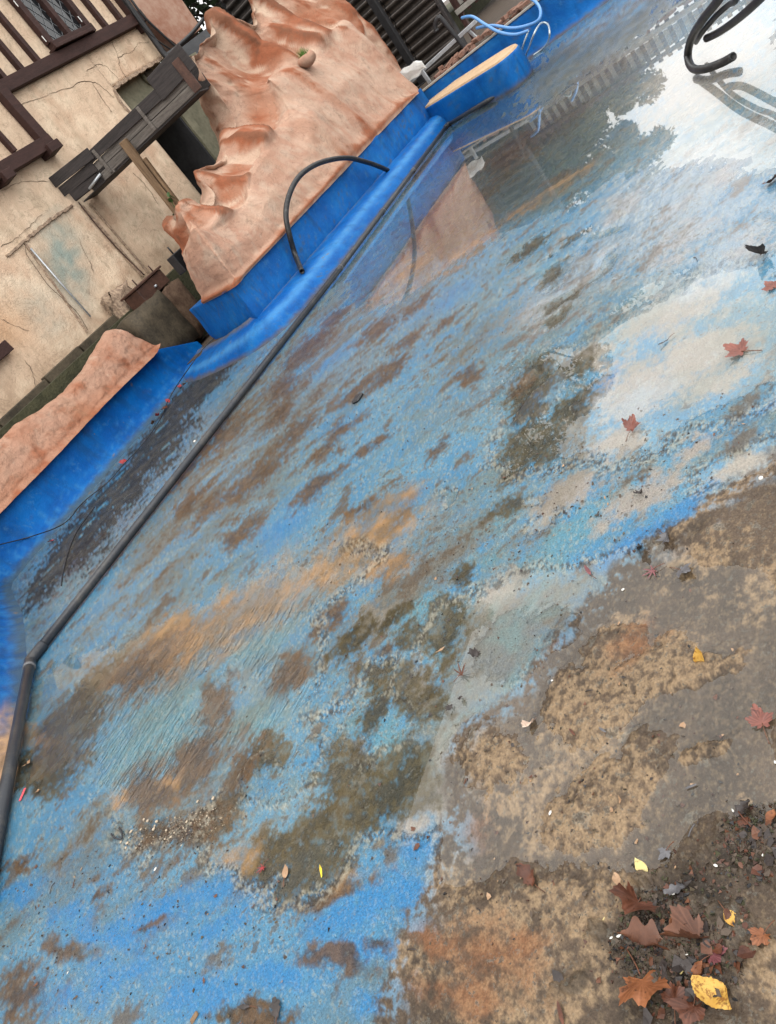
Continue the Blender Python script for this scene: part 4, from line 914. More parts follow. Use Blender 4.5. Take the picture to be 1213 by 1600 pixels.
# ------------------------------------------------------------------ half timbered house
hs = thing('half_timbered_house', 'cream half timbered house with dark brown beams behind the pool', 'house', (9, 10, 1.2))
H0 = np.array([9, 10, 1.2])
def stucco_sheet(name, a0, a1, z0, z1, b, thick, step=.05, stain=None):
    aa = np.linspace(a0, a1, max(2, int((a1-a0)/step)+1)); zz = np.linspace(z0, z1, max(2, int((z1-z0)/step)+1))
    A2, Z2 = np.meshgrid(aa, zz, indexing='ij')
    B2 = b + .006*fbm(A2, Z2, 1.2, 3, 160) + .002*fbm(A2, Z2, 8, 2, 161)
    F_ = np.stack([A2, B2, Z2], -1)
    # returns at the edges so that the wall has its thickness
    e0 = F_[:1].copy(); e0[..., 1] = b+thick; e1 = F_[-1:].copy(); e1[..., 1] = b+thick
    F_ = np.concatenate([e0, F_, e1], 0)
    t0 = F_[:, :1].copy(); t0[..., 1] = b+thick; t1 = F_[:, -1:].copy(); t1[..., 1] = b+thick
    F_ = np.concatenate([t0, F_, t1], 1)
    me = grid_mesh(name, F_ - H0)
    X, Y, Zc = F_.reshape(-1, 3).T
    n1, n2, n3 = fbm(X, Zc, .9, 4, 170), fbm(X, Zc, 4, 4, 171), fbm(X, Zc*.7, 14, 4, 172)
    c = mixc(C3(.57, .425, .305), C3(.67, .535, .395), sst(-.4, .4, n1+.6*n2))
    c = mixc(c, C3(.42, .255, .165), .6*sst(.0, .5, n1-.3*n2))
    c = mixc(c, C3(.30, .225, .15), .45*sst(.05, .45, fbm(X, Zc*.5, 2.2, 4, 175)))
    c = mixc(c, C3(.33, .26, .18), .5*sst(.15, .5, n3+.3*n2))
    c = mixc(c, C3(.29, .20, .13), .55*sst(1.75, 1.2, Zc+.35*n2))
    teal = np.exp(-(((X-8.35-.55*(Zc-2.3))/.42)**2+((Zc-2.3)/.62)**2)**1.2)*np.clip(.85+1.0*n2, 0, 1)
    teal = np.maximum(teal, .55*np.exp(-(((X-7.35)/.35)**2+((Zc-1.95)/.4)**2))*np.clip(.8+1.2*n2, 0, 1))
    c = mixc(c, C3(.22, .28, .255), np.clip(teal*.95, 0, 1)*(Zc < 3))
    c = mixc(c, C3(.45, .25, .13), .6*np.exp(-(((X-6.75)/.5)**2+((Zc-2.1)/.35)**2)))
    set_stain(me, c)
    return link(name, me, MT['stucco'], hs)
stucco_sheet('wall', 2.5, 11.70, 1.15, 4.50, 10.0, 1.5)
stucco_sheet('wall', 11.70, 13.36, 3.93, 4.50, 10.0, .35)
stucco_sheet('upper_wall', 9.50, 13.36, 4.50, 6.95, 10.012, .3)
stucco_sheet('bay_wall', 2.5, 9.45, 3.75, 7.7, 9.93, .3)
# porch opening beside the rock: back wall, far cheek, ceiling
box('porch_lintel', 11.70, 13.34, 10.20, 10.34, 3.25, 3.96, MT['darkhole'], hs, 0)
lamp_c = (12.864, 10.17, 3.836)
tube('bulkhead_lamp', [(lamp_c[0], 10.2, lamp_c[2]), (lamp_c[0], 10.13, lamp_c[2])], .17, MT['darkhole'], hs, 20, 1, False)
tube('lamp_rim', [(lamp_c[0], 10.14, lamp_c[2]), (lamp_c[0], 10.10, lamp_c[2])], .12, MT['conc'], hs, 20, 1, False)
box('porch_wall', 11.72, 13.9, 11.55, 11.8, 1.15, 4.2, MT['darkhole'], hs, 0)
box('porch_cheek', 13.15, 13.36, 10.35, 11.55, 1.15, 3.93, MT['darkhole'], hs, 0)
box('porch_ceiling', 11.70, 13.15, 10.35, 11.55, 3.93, 4.1, MT['darkhole'], hs, 0)
box('side_wall', 13.37, 15.3, 10.75, 10.95, 1.15, 3.9, MT['darkhole'], hs, 0)
# broken edge of the stucco round the opening
def strip(name, pts, w, d, mat, parent=hs, jit=.012):
    sm = [Vector(p) for p in pts]
    P = []
    for i in range(len(sm)-1):
        n_ = max(2, int((sm[i+1]-sm[i]).length/.06))
        P += [sm[i].lerp(sm[i+1], k/n_) for k in range(n_)]
    P.append(sm[-1])
    P = [p+Vector((rnd.uniform(-jit, jit), 0, rnd.uniform(-jit, jit))) for p in P]
    l = parent.location
    V, F = [], []
    for i, p in enumerate(P):
        dd = P[min(i+1, len(P)-1)]-P[max(i-1, 0)]; dd.y = 0; dd.normalize()
        sd = Vector((-dd.z, 0, dd.x))
        ww = w*rnd.uniform(.6, 1.25)/2
        p = p-l
        V += [p-sd*ww+Vector((0, .02, 0)), p-sd*ww*.8+Vector((0, -d, 0)), p+sd*ww*.8+Vector((0, -d, 0)), p+sd*ww+Vector((0, .02, 0))]
    for i in range(len(P)-1):
        for k in range(3): F.append((4*i+k, 4*i+k+1, 4*i+k+5, 4*i+k+4))
    for e in (0, len(P)-1): F.append((4*e, 4*e+1, 4*e+2, 4*e+3))
    bm = bmesh.new()
    me = mesh_np(name, V, F, False); bm.from_mesh(me); bmesh.ops.recalc_face_normals(bm, faces=bm.faces); bm.to_mesh(me); bm.free()
    return link(name, me, mat, parent)
MT['edge'] = simple('broken_stucco_edge', (.16, .11, .08), (.42, .31, .22), 25, .9, .5, contrast=(.4, .6))
strip('broken_edge', [(13.381, 10.0, 3.926), (12.596, 10.0, 3.915), (11.876, 10.0, 3.913), (11.677, 10.0, 3.878), (11.591, 10.0, 3.696), (11.604, 10.0, 3.426)], .07, .018, MT['edge'])
strip('broken_edge', [(7.607, 10.0, 2.793), (8.006, 10.0, 2.811), (8.528, 10.0, 2.842), (9.171, 10.0, 2.83)], .05, .03, MT['edge'])
# cracks
for pts in (
  [(9.606, 10.0, 4.295), (9.817, 10.0, 4.31), (10.047, 10.0, 4.288), (10.325, 10.0, 4.26), (10.621, 10.0, 4.239), (10.876, 10.0, 4.203), (11.119, 10.0, 4.206), (11.309, 10.0, 4.161), (11.441, 10.0, 4.068), (11.499, 10.0, 3.943), (11.551, 10.0, 3.782)],
  [(9.789, 10.0, 4.3), (9.693, 10.0, 4.197), (9.632, 10.0, 4.05), (9.608, 10.0, 3.908)],
  [(11.354, 10.0, 4.099), (11.317, 10.0, 3.916), (11.277, 10.0, 3.744), (11.278, 10.0, 3.602)],
  [(12.483, 10.0, 4.585), (12.38, 10.0, 4.417), (12.302, 10.0, 4.254), (12.178, 10.0, 4.129), (12.127, 10.0, 3.956)],
  [(12.278, 10.0, 4.25), (12.519, 10.0, 4.255), (12.693, 10.0, 4.235), (12.984, 10.0, 4.299), (13.232, 10.0, 4.234)],
  [(11.424, 10.0, 4.293), (11.643, 10.0, 4.31), (11.802, 10.0, 4.291), (11.905, 10.0, 4.198), (11.94, 10.0, 3.962)],
  [(8.337, 10.0, 3.508), (8.553, 10.0, 3.479), (8.748, 10.0, 3.451), (8.932, 10.0, 3.386), (9.144, 10.0, 3.275)],
  [(7.644, 10.0, 2.935), (7.879, 10.0, 2.903), (8.094, 10.0, 2.906), (8.348, 10.0, 2.937), (8.627, 10.0, 2.97)],
  [(8.835, 10.0, 2.424), (8.726, 10.0, 2.249), (8.663, 10.0, 2.07), (8.588, 10.0, 1.934)],
  [(6.781, 10.0, 2.223), (6.831, 10.0, 2.111), (6.898, 10.0, 2.01), (6.973, 10.0, 1.868)],
  [(6.58, 10.0, 1.639), (6.547, 10.0, 1.5), (6.464, 10.0, 1.376), (6.381, 10.0, 1.275)],
  [(10.711, 10.0, 2.707), (10.737, 10.0, 2.521), (10.739, 10.0, 2.345), (10.68, 10.0, 2.12)]):
    pts = [(p[0], 9.994, p[2]) for p in pts]
    tube('crack', [(p[0]+rnd.uniform(-.012, .012), p[1], p[2]+rnd.uniform(-.012, .012)) for p in spline(pts, 4)], [rnd.uniform(.0015, .0048) for _ in range(9)], MT['crack'], hs, 5, 1, False)
# big horizontal timbers
beam('timber_beam', (9.5, 9.96, 4.59), (13.5, 9.96, 4.62), .16, .19, MT['timber'], hs)
beam('timber_beam', (2.5, 9.88, 3.70), (9.62, 9.88, 3.68), .18, .19, MT['timber'], hs)
beam('timber_post', (9.52, 9.885, 3.60), (9.52, 9.885, 7.3), .17, .20, MT['timber'], hs, up=(0, 1, 0))
beam('bracket_end', (9.50, 9.72, 3.58), (9.50, 10.0, 3.58), .26, .13, MT['timber'], hs)
beam('bracket_end', (8.45, 9.72, 3.58), (8.45, 10.0, 3.58), .2, .13, MT['timber'], hs)
for a in (8.95, 8.45, 7.9, 7.3, 6.7, 6.1, 5.5):
    beam('stud', (a, 9.90, 3.80), (a, 9.90, 7.6), .07, .12, MT['timber'], hs, up=(0, 1, 0))
for p in ((9.856, 10.0, 4.644), (10.259, 10.0, 4.671), (10.66, 10.0, 4.695), (12.52, 10.0, 4.759), (12.968, 10.0, 4.793)):
    beam('stud', (p[0], 9.975, 4.69), (p[0], 9.975, 6.9), .085, .115, MT['timber'], hs, up=(0, 1, 0))
beam('timber_post', (13.30, 9.96, 4.4), (13.30, 9.96, 6.9), .16, .14, MT['timber'], hs, up=(0, 1, 0))
for z in (6.75,):
    beam('timber_beam', (9.6, 9.965, z), (13.4, 9.965, z), .12, .18, MT['timber'], hs)
# casement window
wn = beam('window', (11.08, 9.93, 4.775), (12.14, 9.93, 4.775), .15, .13, MT['timber'], hs)
WL = 4.72
def wpart(name, p, r, w, h, mat, up=(0, 0, 1)):
    o = beam(name, p, r, w, h, mat, hs, up); o.parent = wn; return o
for a in (11.12, 12.10): wpart('frame', (a, 9.945, 4.84), (a, 9.945, 6.25), .12, .11, MT['timber'], (0, 1, 0))
wpart('frame', (11.06, 9.945, 6.30), (12.16, 9.945, 6.30), .12, .11, MT['timber'])
wpart('mullion', (11.62, 9.948, 4.84), (11.62, 9.948, 6.25), .10, .10, MT['timber'], (0, 1, 0))
wpart('sill', (11.02, 9.90, 4.735), (12.02, 9.90, 4.735), .2, .05, MT['timber'])
for a0, a1 in ((11.19, 11.56), (11.68, 12.04)):
    o = box('pane', a0, a1, 9.985, 10.0, 4.86, 6.24, MT['glass'], hs, 0); o.parent = wn
    for sgn in (-1, 1):
        for k in range(-3, 14):
            z0 = 4.86+k*.24
            p0, p1 = [a0, z0], [a1, z0+sgn*(a1-a0)*1.5]
            lo, hi = 4.865, 6.235
            def clip(p, o_):
                if p[1] < lo: t = (lo-p[1])/(o_[1]-p[1]); return [p[0]+(o_[0]-p[0])*t, lo]
                if p[1] > hi: t = (hi-p[1])/(o_[1]-p[1]); return [p[0]+(o_[0]-p[0])*t, hi]
                return p
            if max(p0[1], p1[1]) <= lo+.02 or min(p0[1], p1[1]) >= hi-.02: continue
            c0, c1 = clip(p0, p1), clip(p1, p0)
            wpart('lead_bar', (c0[0], 9.980, c0[1]), (c1[0], 9.980, c1[1]), .006, .008, MT['lead'], (0, 1, 0))
    wpart('bottom_bar', (a0, 9.975, 4.853), (a1, 9.975, 4.853), .02, .012, MT['metal'])
for p in ((11.028, 9.93, 5.483), (11.007, 9.93, 4.912), (12.0, 9.93, 4.954)):
    wpart('hinge', (p[0], 9.88, p[2]-.05), (p[0], 9.88, p[2]+.05), .012, .02, MT['white'], (0, 1, 0))
# lower window sill just in view
beam('low_sill', (5.2, 9.92, 1.90), (6.50, 9.92, 1.90), .14, .16, MT['timber'], hs)
# plinth, raised plaster panel, conduits
for (a0, a1) in ((3.0, 4.4), (4.43, 5.5), (5.53, 6.5), (6.53, 7.3), (7.33, 8.2)):
    box('plinth_stone', a0, a1, 9.86, 10.0, 1.15, 1.30+rnd.uniform(-.02, .02), MT['conc'], hs, .012)

strip('panel_edge', [(7.998, 10.0, 2.793), (7.853, 10.0, 2.083), (7.685, 10.0, 1.359)], .035, .02, MT['edge'], jit=.004)
tube('conduit', [(7.986, 9.96, 2.688), (7.947, 9.96, 2.097), (7.916, 9.96, 1.488)], .014, MT['metal'], hs, 8, 2, False)
tube('wire', [(7.958, 9.97, 2.754), (7.854, 9.96, 2.651), (7.803, 9.95, 2.452), (7.752, 9.96, 2.17), (7.776, 9.96, 1.9), (7.791, 9.97, 1.635), (7.712, 9.97, 1.386)], .006, MT['crack'], hs, 5, 4)
tube('cable', [(9.297, 9.96, 2.812), (9.261, 9.95, 2.568), (9.244, 9.95, 2.317), (9.237, 9.94, 2.049), (9.261, 9.95, 1.758), (9.299, 9.95, 1.422)], .011, MT['rust'], hs, 6, 4)
beam('batten', (9.303, 9.97, 2.746), (9.275, 9.97, 1.447), .05, .03, MT['edge'], hs, (0, 1, 0), .003, .004)
beam('batten', (9.457, 9.965, 2.712), (9.424, 9.965, 1.419), .03, .03, MT['edge'], hs, (0, 1, 0), .003, .004)
# roof with overhanging eaves, seen in the pool's mirror
def roof(name, a0, a1, b0, z0, b1, z1, th=.16):
    bm = bmesh.new()
    add_hexa(bm, [Vector(p)-hs.location for p in ((a0, b0, z0-th), (a1, b0, z0-th), (a1, b1, z1-th), (a0, b1, z1-th), (a0, b0, z0), (a1, b0, z0), (a1, b1, z1), (a0, b1, z1))])
    return bm_obj(name, bm, MT['slate'], hs)
roof('roof', 0.0, 9.65, 9.55, 7.72, 14.5, 10.9)
roof('roof', 9.68, 13.85, 9.60, 7.0, 14.5, 9.6)
box('gable_wall', 13.1, 13.34, 10.4, 16, 1.15, 7.2, MT['slate'], hs, 0)
box('back_wall', 2.5, 13.0, 15.7, 16, 1.15, 7.9, MT['slate'], hs, 0)

# outbuilding with a salmon chimney block beyond the house corner
ob = thing('outbuilding', 'dark low slate roof with a salmon stucco block behind the house corner', 'outbuilding', (18, 13, 1.2))
box('wall', 15.6, 22.5, 11.6, 14.5, 1.0, 4.0, MT['darkplank'], ob, 0)
bm = bmesh.new()
r0, r1 = (15.404, 11.5, 4.211), (19.248, 11.5, 4.668)
add_hexa(bm, [Vector(p)-ob.location for p in ((15.0, 11.3, 3.85), (23, 11.3, 3.85), (23, 14.8, 3.85), (15.0, 14.8, 3.85), (15.2, 11.5, r0[2]), (23, 11.5, r1[2]+.05), (23, 14.6, 4.75), (15.2, 14.6, 4.5))])
bm_obj('roof', bm, MT['slate'], ob)
ch = [(16.566, 11.9, 4.403), (17.694, 11.9, 4.491), (17.742, 11.9, 5.217), (17.67, 11.9, 5.774), (16.192, 11.9, 5.852), (16.167, 11.9, 5.463), (16.133, 11.9, 5.156)]
def prism(name, pts, depth, mat, parent, bev=.02):
    bm = bmesh.new()
    l = parent.location
    f = [bm.verts.new(Vector(p)-l) for p in pts]
    g_ = [bm.verts.new(Vector(p)-l+Vector((.35, depth, 0))) for p in pts]
    bm.faces.new(f); bm.faces.new(g_[::-1])
    for i in range(len(f)): bm.faces.new((f[i], f[(i+1) % len(f)], g_[(i+1) % len(f)], g_[i]))
    bmesh.ops.subdivide_edges(bm, edges=list(bm.edges), cuts=0)
    return bm_obj(name, bm, mat, parent)
MT['salmonflat'] = simple('salmon_stucco', (.27, .125, .08), (.42, .29, .22), 1.3, .85, .4, contrast=(.36, .62))
prism('chimney_block', ch, .8, MT['salmonflat'], ob)
cb = thing('black_cables', 'thick black cables running down the corner of the half timbered house', 'cable', (13.255, 9.86, 3.873))
tube('cable', [(13.268, 9.86, 5.161), (13.268, 9.86, 4.812), (13.242, 9.86, 4.343), (13.217, 9.86, 3.91), (13.218, 9.8, 3.795)], .055, MT['black'], cb, 8, 5)
tube('cable', [(13.364, 9.8, 5.094), (13.333, 9.8, 4.611), (13.435, 9.8, 4.244), (13.555, 9.8, 3.911)], .022, MT['black'], cb, 8, 5)
tube('cable', [(13.302, 9.82, 5.124), (13.177, 9.82, 4.633), (13.216, 9.82, 4.227), (13.41, 9.82, 3.921)], .014, MT['black'], cb, 6, 5)
tube('cable', [(13.18, 9.85, 3.891), (13.555, 9.8, 3.911), (14.214, 9.8, 3.985), (14.804, 9.8, 4.094)], .035, MT['black'], cb, 8, 5)

# ------------------------------------------------------------------ plank trough from the house to the rock
TA, TB = Vector((9.22, 10.0, 0)), Vector((10.2, 7.45, 0))
TD = (TB-TA).normalized(); TN = Vector((-TD.y, TD.x, 0))
if TN.dot(-TA) < 0: TN = -TN
tg = thing('plank_trough', 'weathered grey plank trough spanning from the cream house to the rock', 'trough', (9.7, 8.7, 2.7))
def tb(name, t0, t1, z, h, w, off, mat, z2=None, jit=.01):
    p0, p1 = TA.lerp(TB, t0)+TN*off, TA.lerp(TB, t1)+TN*off
    return beam(name, (p0.x, p0.y, z), (p1.x, p1.y, z2 if z2 else z), w, h, mat, tg, (0, 0, 1), .006, jit)
tb('plank', .22, .86, 3.115, .15, .03, .03, MT['darkplank'], 3.085)
tb('plank', .24, 1.0, 2.975, .125, .03, .0, MT['plank'])
tb('plank', .30, .98, 2.845, .125, .03, .012, MT['plank'])
tb('end_panel', .80, 1.05, 3.16, .34, .03, .045, MT['darkplank'], 3.19)
tb('plank', .0, .30, 3.22, .16, .03, .05, MT['darkplank'], 3.15)
tb('plank', .0, .26, 3.06, .15, .03, .03, MT['darkplank'], 3.0)
tb('plank', .03, .24, 2.91, .14, .03, .02, MT['darkplank'], 2.86)
tb('plank', .25, .33, 2.82, .12, .03, .02, MT['plank'])
tb('base_board', .06, .98, 2.765, .03, .5, -.25, MT['darkplank'])
tb('back_board', .02, 1.0, 2.93, .32, .03, -.5, MT['darkplank'])
for t, mt in ((.315, 'plank'), (.665, 'plank')):
    p = TA.lerp(TB, t)+TN*.05
    beam('batten', (p.x, p.y, 2.79), (p.x, p.y, 3.16), .05, .03, MT[mt], tg, (TN.x, TN.y, 0), .004)
p = TA.lerp(TB, .985)+TN*.06
beam('end_post', (p.x, p.y, 2.78), (p.x, p.y, 3.24), .13, .05, MT['rust'], tg, (TN.x, TN.y, 0), .004)
p0, p1 = TA.lerp(TB, .15)+TN*.06, TA.lerp(TB, .26)+TN*.06
tube('tube_light', [(p0.x, p0.y, 2.83), (p1.x, p1.y, 2.87)], .022, MT['metal'], tg, 8, 1, False)
pt, pb = (9.607, 8.714, 2.975), (9.588, 8.765, 1.805)
po = thing('timber_post', 'raw brown timber post propping up the plank trough beside the rock', 'post', (pt[0], pt[1], 1.2))
d = (Vector(pb)-Vector(pt)).normalized(); end = Vector(pt)+d*((pt[2]-.30)/-d.z)
beam('post_timber', pt, end, .12, .10, MT['postwood'], po, (TN.x, TN.y, 0), .008)
beam('cheek_timber', Vector(pt)+Vector((.035, -.075, -.35)), Vector(end)+Vector((.035, -.075, 0)), .05, .08, MT['postwood'], po, (TN.x, TN.y, 0), .006)
# ivy shoot behind the rock nose
iv = thing('ivy_shoot', 'small green ivy shoot beside the timber post behind the rock nose', 'plant', (9.379, 8.75, 1.732))
lm = simple('dark_green_leaf', (.018, .045, .010), (.05, .095, .022), 20, .5, .1)
for (x, y) in ((283,308),(290,316),(281,318),(267,342),(270,350),(264,347)):
    p = (9.415, 8.656, 1.83)
    k = Vector(p)+Vector((((x-272)*.005), -((x-272)*.006), -(y-330)*.008))
    bm = bmesh.new()
    pts = [(0, 0, 0), (.03, .035, .01), (.025, .075, .015), (0, .11, 0), (-.03, .075, .02), (-.03, .03, .01)]
    R_ = Matrix.Rotation(rnd.uniform(0, 6.28), 3, 'Z') @ Matrix.Rotation(rnd.uniform(.3, 1.2), 3, 'X')
    vs = [bm.verts.new(R_ @ Vector(q_)+k-iv.location) for q_ in pts]
    for i in range(1, 5): bm.faces.new((vs[0], vs[i], vs[i+1]))
    bm_obj('leaf', bm, lm, iv)
tube('stem', [Vector(p)+Vector((0, 0, -.5)), Vector(p)+Vector((.02, -.02, -.1)), Vector(p)+Vector((.05, -.05, .18))], .006, lm, iv, 5, 4)

# concrete block with a rusty steel box at the end of the low wall
cbk = thing('concrete_block', 'damp mossy concrete block beside the end of the low wall', 'concrete block', (8.4, 9.6, .3))
def rough_box(name, a0, a1, b0, b1, z0, z1, mat, parent, jit=.02, cuts=3):
    bm = bmesh.new(); l = parent.location
    add_hexa(bm, [Vector(p)-l for p in ((a0, b0, z0), (a1, b0, z0), (a1, b1, z0), (a0, b1, z0), (a0, b0, z1), (a1, b0, z1), (a1, b1, z1), (a0, b1, z1))])
    bmesh.ops.subdivide_edges(bm, edges=list(bm.edges), cuts=cuts, use_grid_fill=True)
    for v in bm.verts: v.co += Vector((rnd.uniform(-jit, jit), rnd.uniform(-jit, jit), rnd.uniform(-jit, jit)))
    return bm_obj(name, bm, mat, parent, True)
rough_box('block', 7.80, 8.62, 9.20, 9.80, .25, 1.16, MT['conc'], cbk)
MT['rustconc'] = simple('rust_stained_masonry', (.035, .015, .008), (.125, .080, .050), 5, .85, .7)
rough_box('block', 8.64, 9.10, 9.22, 9.80, .25, 1.10, MT['rustconc'], cbk, .03)
tag(rough_box('rubble_lump', 8.25, 8.75, 9.75, 9.97, 1.1, 1.55, MT['edge'], cbk, .05, 3), None)
rb = thing('rusty_box', 'rusty dark steel box sitting on the mossy concrete block', 'steel box', (8.7, 9.4, 1.15))
box('case', 8.32, 8.98, 9.25, 9.62, 1.13, 1.36, MT['rust'], rb, .01)
box('lid', 8.29, 9.01, 9.22, 9.65, 1.362, 1.395, MT['rust'], rb, .006)
tube('handle', [(8.42, 9.28, 1.39), (8.42, 9.28, 1.50)], .012, MT['rust'], rb, 6, 1, False)
tube('handle', [(8.86, 9.28, 1.39), (8.86, 9.28, 1.50)], .012, MT['rust'], rb, 6, 1, False)
tube('bolt', [(8.65, 9.25, 1.22), (8.65, 9.21, 1.22)], .02, MT['metal'], rb, 8, 1, False)
jb = thing('junction_box', 'small black box fixed to the left edge of the rock wall', 'junction box', (8.059, 7.9, 1.287))
jx, jy, jz = (8.059, 7.9, 1.287)
box('case', jx-.10, jx+.14, jy-.05, jy+.1, jz-.13, jz+.13, MT['black'], jb, .008)
tube('bracket', [(jx-.02, jy, jz+.13), (jx-.02, jy, jz+.24)], .012, MT['black'], jb, 6, 1, False)

# ------------------------------------------------------------------ corrugated shed, poles, bench and fence at the far end
sh = thing('corrugated_shed', 'dark corrugated metal shed behind the right end of the rock wall', 'shed', (17, 8, .66))
zz = np.arange(.72, 5.4, .0165)
prof = .034*np.tanh(2.2*np.sin(2*np.pi*zz/.175))/.976
for (b0, b1) in ((10.6, 8.92), (8.9, 7.60), (7.58, 6.62)):
    bb = np.linspace(b0, b1, 12)
    Zz, Bb = np.meshgrid(zz, bb, indexing='ij')
    PT = np.stack([17.0-prof[:, None]+.006*fbm(Bb, Zz, .8, 2, 180), Bb, Zz], -1)
    me = grid_mesh('corrugated_sheet', PT-np.array([17, 8, .66]))
    link('corrugated_sheet', me, MT['dmetal'], sh)
box('back_panel', 17.06, 17.2, 6.6, 10.7, .66, 5.4, MT['black'], sh, 0)
beam('corner_trim', (16.95, 6.60, .66), (16.95, 6.60, 5.4), .06, .08, MT['darkplank'], sh, (1, 0, 0))
def upright(name, label, a, top, bot, r, extra=None):
    t = thing(name, label, 'pole', (bot[0], bot[1], bot[2]))
    return t
p0, p1 = (16.4, 7.512, 2.457), (16.4, 7.419, 0.964)
sp = thing('black_pole', 'thick square black pole standing in front of the corrugated shed', 'pole', (p1[0], p1[1], .66))
xx = (p0[1]+p1[1])/2
box('shaft', 16.33, 16.47, xx-.075, xx+.075, .66, 4.2, MT['black'], sp, .008)
box('base_plate', 16.25, 16.55, xx-.15, xx+.15, .662, .68, MT['black'], sp, .004)
p0, p1 = (15.3, 6.041, 1.392), (15.3, 5.917, 0.443)
hp = thing('black_hooked_handrail', 'black handrail pole with a bent top behind the blue platform', 'handrail', (15.3, p1[1], .4))
tube('rail', [(15.3, p0[1]+.20, p0[2]-.10), (15.3, p0[1]+.16, p0[2]-.02), (15.3, p0[1]+.06, p0[2]+.03), (15.3, p0[1], p0[2]-.05), (15.3, p1[1], p1[2]), (15.3, p1[1]-.02, .1)], .042, MT['black'], hp, 10, 5)
tube('end_cap', [(15.3, p0[1]+.20, p0[2]-.13), (15.3, p0[1]+.20, p0[2]-.09)], .05, MT['black'], hp, 10, 1, False)
# bench: white cloth over a steel frame
bn = thing('steel_bench', 'steel bench frame standing by the shed with a long tilted pale rail', 'bench', (15.6, 7.0, .5))
lr0, lr1 = (15.7, 6.915, 0.894), (15.7, 5.671, 0.974)
beam('long_rail', (15.7, 7.5, lr0[2]-.03), lr1, .10, .07, MT['metal'], bn)
beam('leg', (15.4, 6.921, 0.999), (15.4, 6.897, 0.37), .07, .05, MT['metal'], bn, (1, 0, 0))
beam('leg', (15.7, 5.9, lr1[2]), (15.75, 5.82, .66), .05, .05, MT['metal'], bn, (1, 0, 0))
beam('leg', (15.8, 7.9, lr0[2]-.05), (15.8, 7.9, .66), .05, .05, MT['metal'], bn, (1, 0, 0))
c0, c1, c2, c3 = (14.95, 7.345, 1.224), (14.95, 6.59, 1.083), (14.9, 6.581, 0.904), (14.9, 7.345, 0.952)
bm = bmesh.new()
N_ = 14
vv_ = [[None]*(N_+1) for _ in range(9)]
for i in range(9):
    for j in range(N_+1):
        s_, t_ = j/N_, i/8
        p = Vector(c0).lerp(Vector(c1), s_).lerp(Vector(c3).lerp(Vector(c2), s_), t_)
        p += Vector((-.05*math.sin(t_*math.pi), 0, .02*math.sin(s_*17+t_*5)+.02*math.cos(s_*9-t_*8)+.03*math.sin(t_*math.pi)))
        vv_[i][j] = bm.verts.new(p)
for i in range(8):
    for j in range(N_): bm.faces.new((vv_[i][j], vv_[i][j+1], vv_[i+1][j+1], vv_[i+1][j]))
r_ = bmesh.ops.solidify(bm, geom=list(bm.faces), thickness=.02)
tag(bm_obj('white_cloth', bm, MT['white'], None, True), 'white plastic cloth draped over the end of the steel bench', 'cloth')

fn = thing('panelled_fence', 'dark brown picket fence with off white panels at the far end', 'fence', (17.5, 2, .66))
pk_me = None
def box_me(name, a, b, c, mat, bev=.004):
    bm = bmesh.new()
    add_hexa(bm, [(x*a/2, y*b/2, z*c) for z in (0, 1) for x, y in ((-1, -1), (1, -1), (1, 1), (-1, 1))])
    if bev: bmesh.ops.bevel(bm, geom=list(bm.edges), offset=bev, segments=1, affect='EDGES')
    bmesh.ops.recalc_face_normals(bm, faces=bm.faces)
    me = bpy.data.meshes.new(name); bm.to_mesh(me); bm.free(); me.materials.append(mat); return me
m1, m2 = box_me('picket', .035, .085, .62, MT['brownpicket']), box_me('panel', .02, .105, .30, MT['paint_panel'])
k = 0
b = 6.5
while b > -6:
    o = link('picket', m1, None, fn); o.location = (0, b-2, .50); o.rotation_euler.z = rnd.gauss(0, .01)
    o = link('panel', m2, None, fn); o.location = (.03, b-2-.095, .66+rnd.uniform(-.01, .01))
    b -= .19
beam('rail', (17.49, 6.6, 1.25), (17.49, -6, 1.25), .06, .10, MT['paint_panel'], fn)
beam('rail', (17.47, 6.6, 1.68), (17.47, -6, 1.68), .05, .08, MT['brownpicket'], fn)
for b in (6.55, 4.3, 2.0, -.3, -2.6, -5):
    beam('fence_post', (17.55, b, .6), (17.55, b, 1.8), .10, .10, MT['brownpicket'], fn, (1, 0, 0))

# ------------------------------------------------------------------ long grey drain pipe along the foot of the wall
dp = thing('grey_drain_pipe', 'long dark grey plastic drain pipe lying along the pool edge', 'pipe', (6, 6.1, .04))
R_ = .038
def zz_(p, z): return (p[0], p[1], z)
k0, k1, k2, k3 = (0.328, 3.876, 0.045), (2.025, 5.902, 0.05), (8.05, 5.925, 0.05), (10.037, 5.924, 0.05)
k4, k5, k6 = (13.603, 6.247, 0.05), (12.904, 4.808, 0.05), (14.345, 4.815, 0.05)
tube('pipe_length', [zz_(k0, .045), zz_(k1, .05)], R_, MT['pipe'], dp, 16, 1, False)
ke = (k1[0]+.06, k1[1]+.02, .05)
tube('pipe_length', [zz_(k1, .05), zz_(k2, .05)], R_*.97, MT['pipe'], dp, 16, 1, False)
tube('pipe_length', [zz_(k2, .05), zz_(k4, .05)], R_*.86, MT['pipe'], dp, 16, 1, False)
tube('pipe_length', [zz_(k4, .05), zz_(k5, .05)], R_*.86, MT['pipe'], dp, 16, 1, False)
tube('pipe_length', [zz_(k5, .05), zz_(k6, .09)], R_*1.0, MT['pipe'], dp, 16, 1, False, hollow=True)
def lerp3(a, b, t): return tuple(a[i]+(b[i]-a[i])*t for i in range(3))
def collar(c, d0, r, ln, mat, name='collar'):
    d = (Vector(d0)-Vector(c)).normalized()
    tube(name, [Vector(c)-d*ln/2, Vector(c)+d*ln/2], r, mat, dp, 16, 1, False)
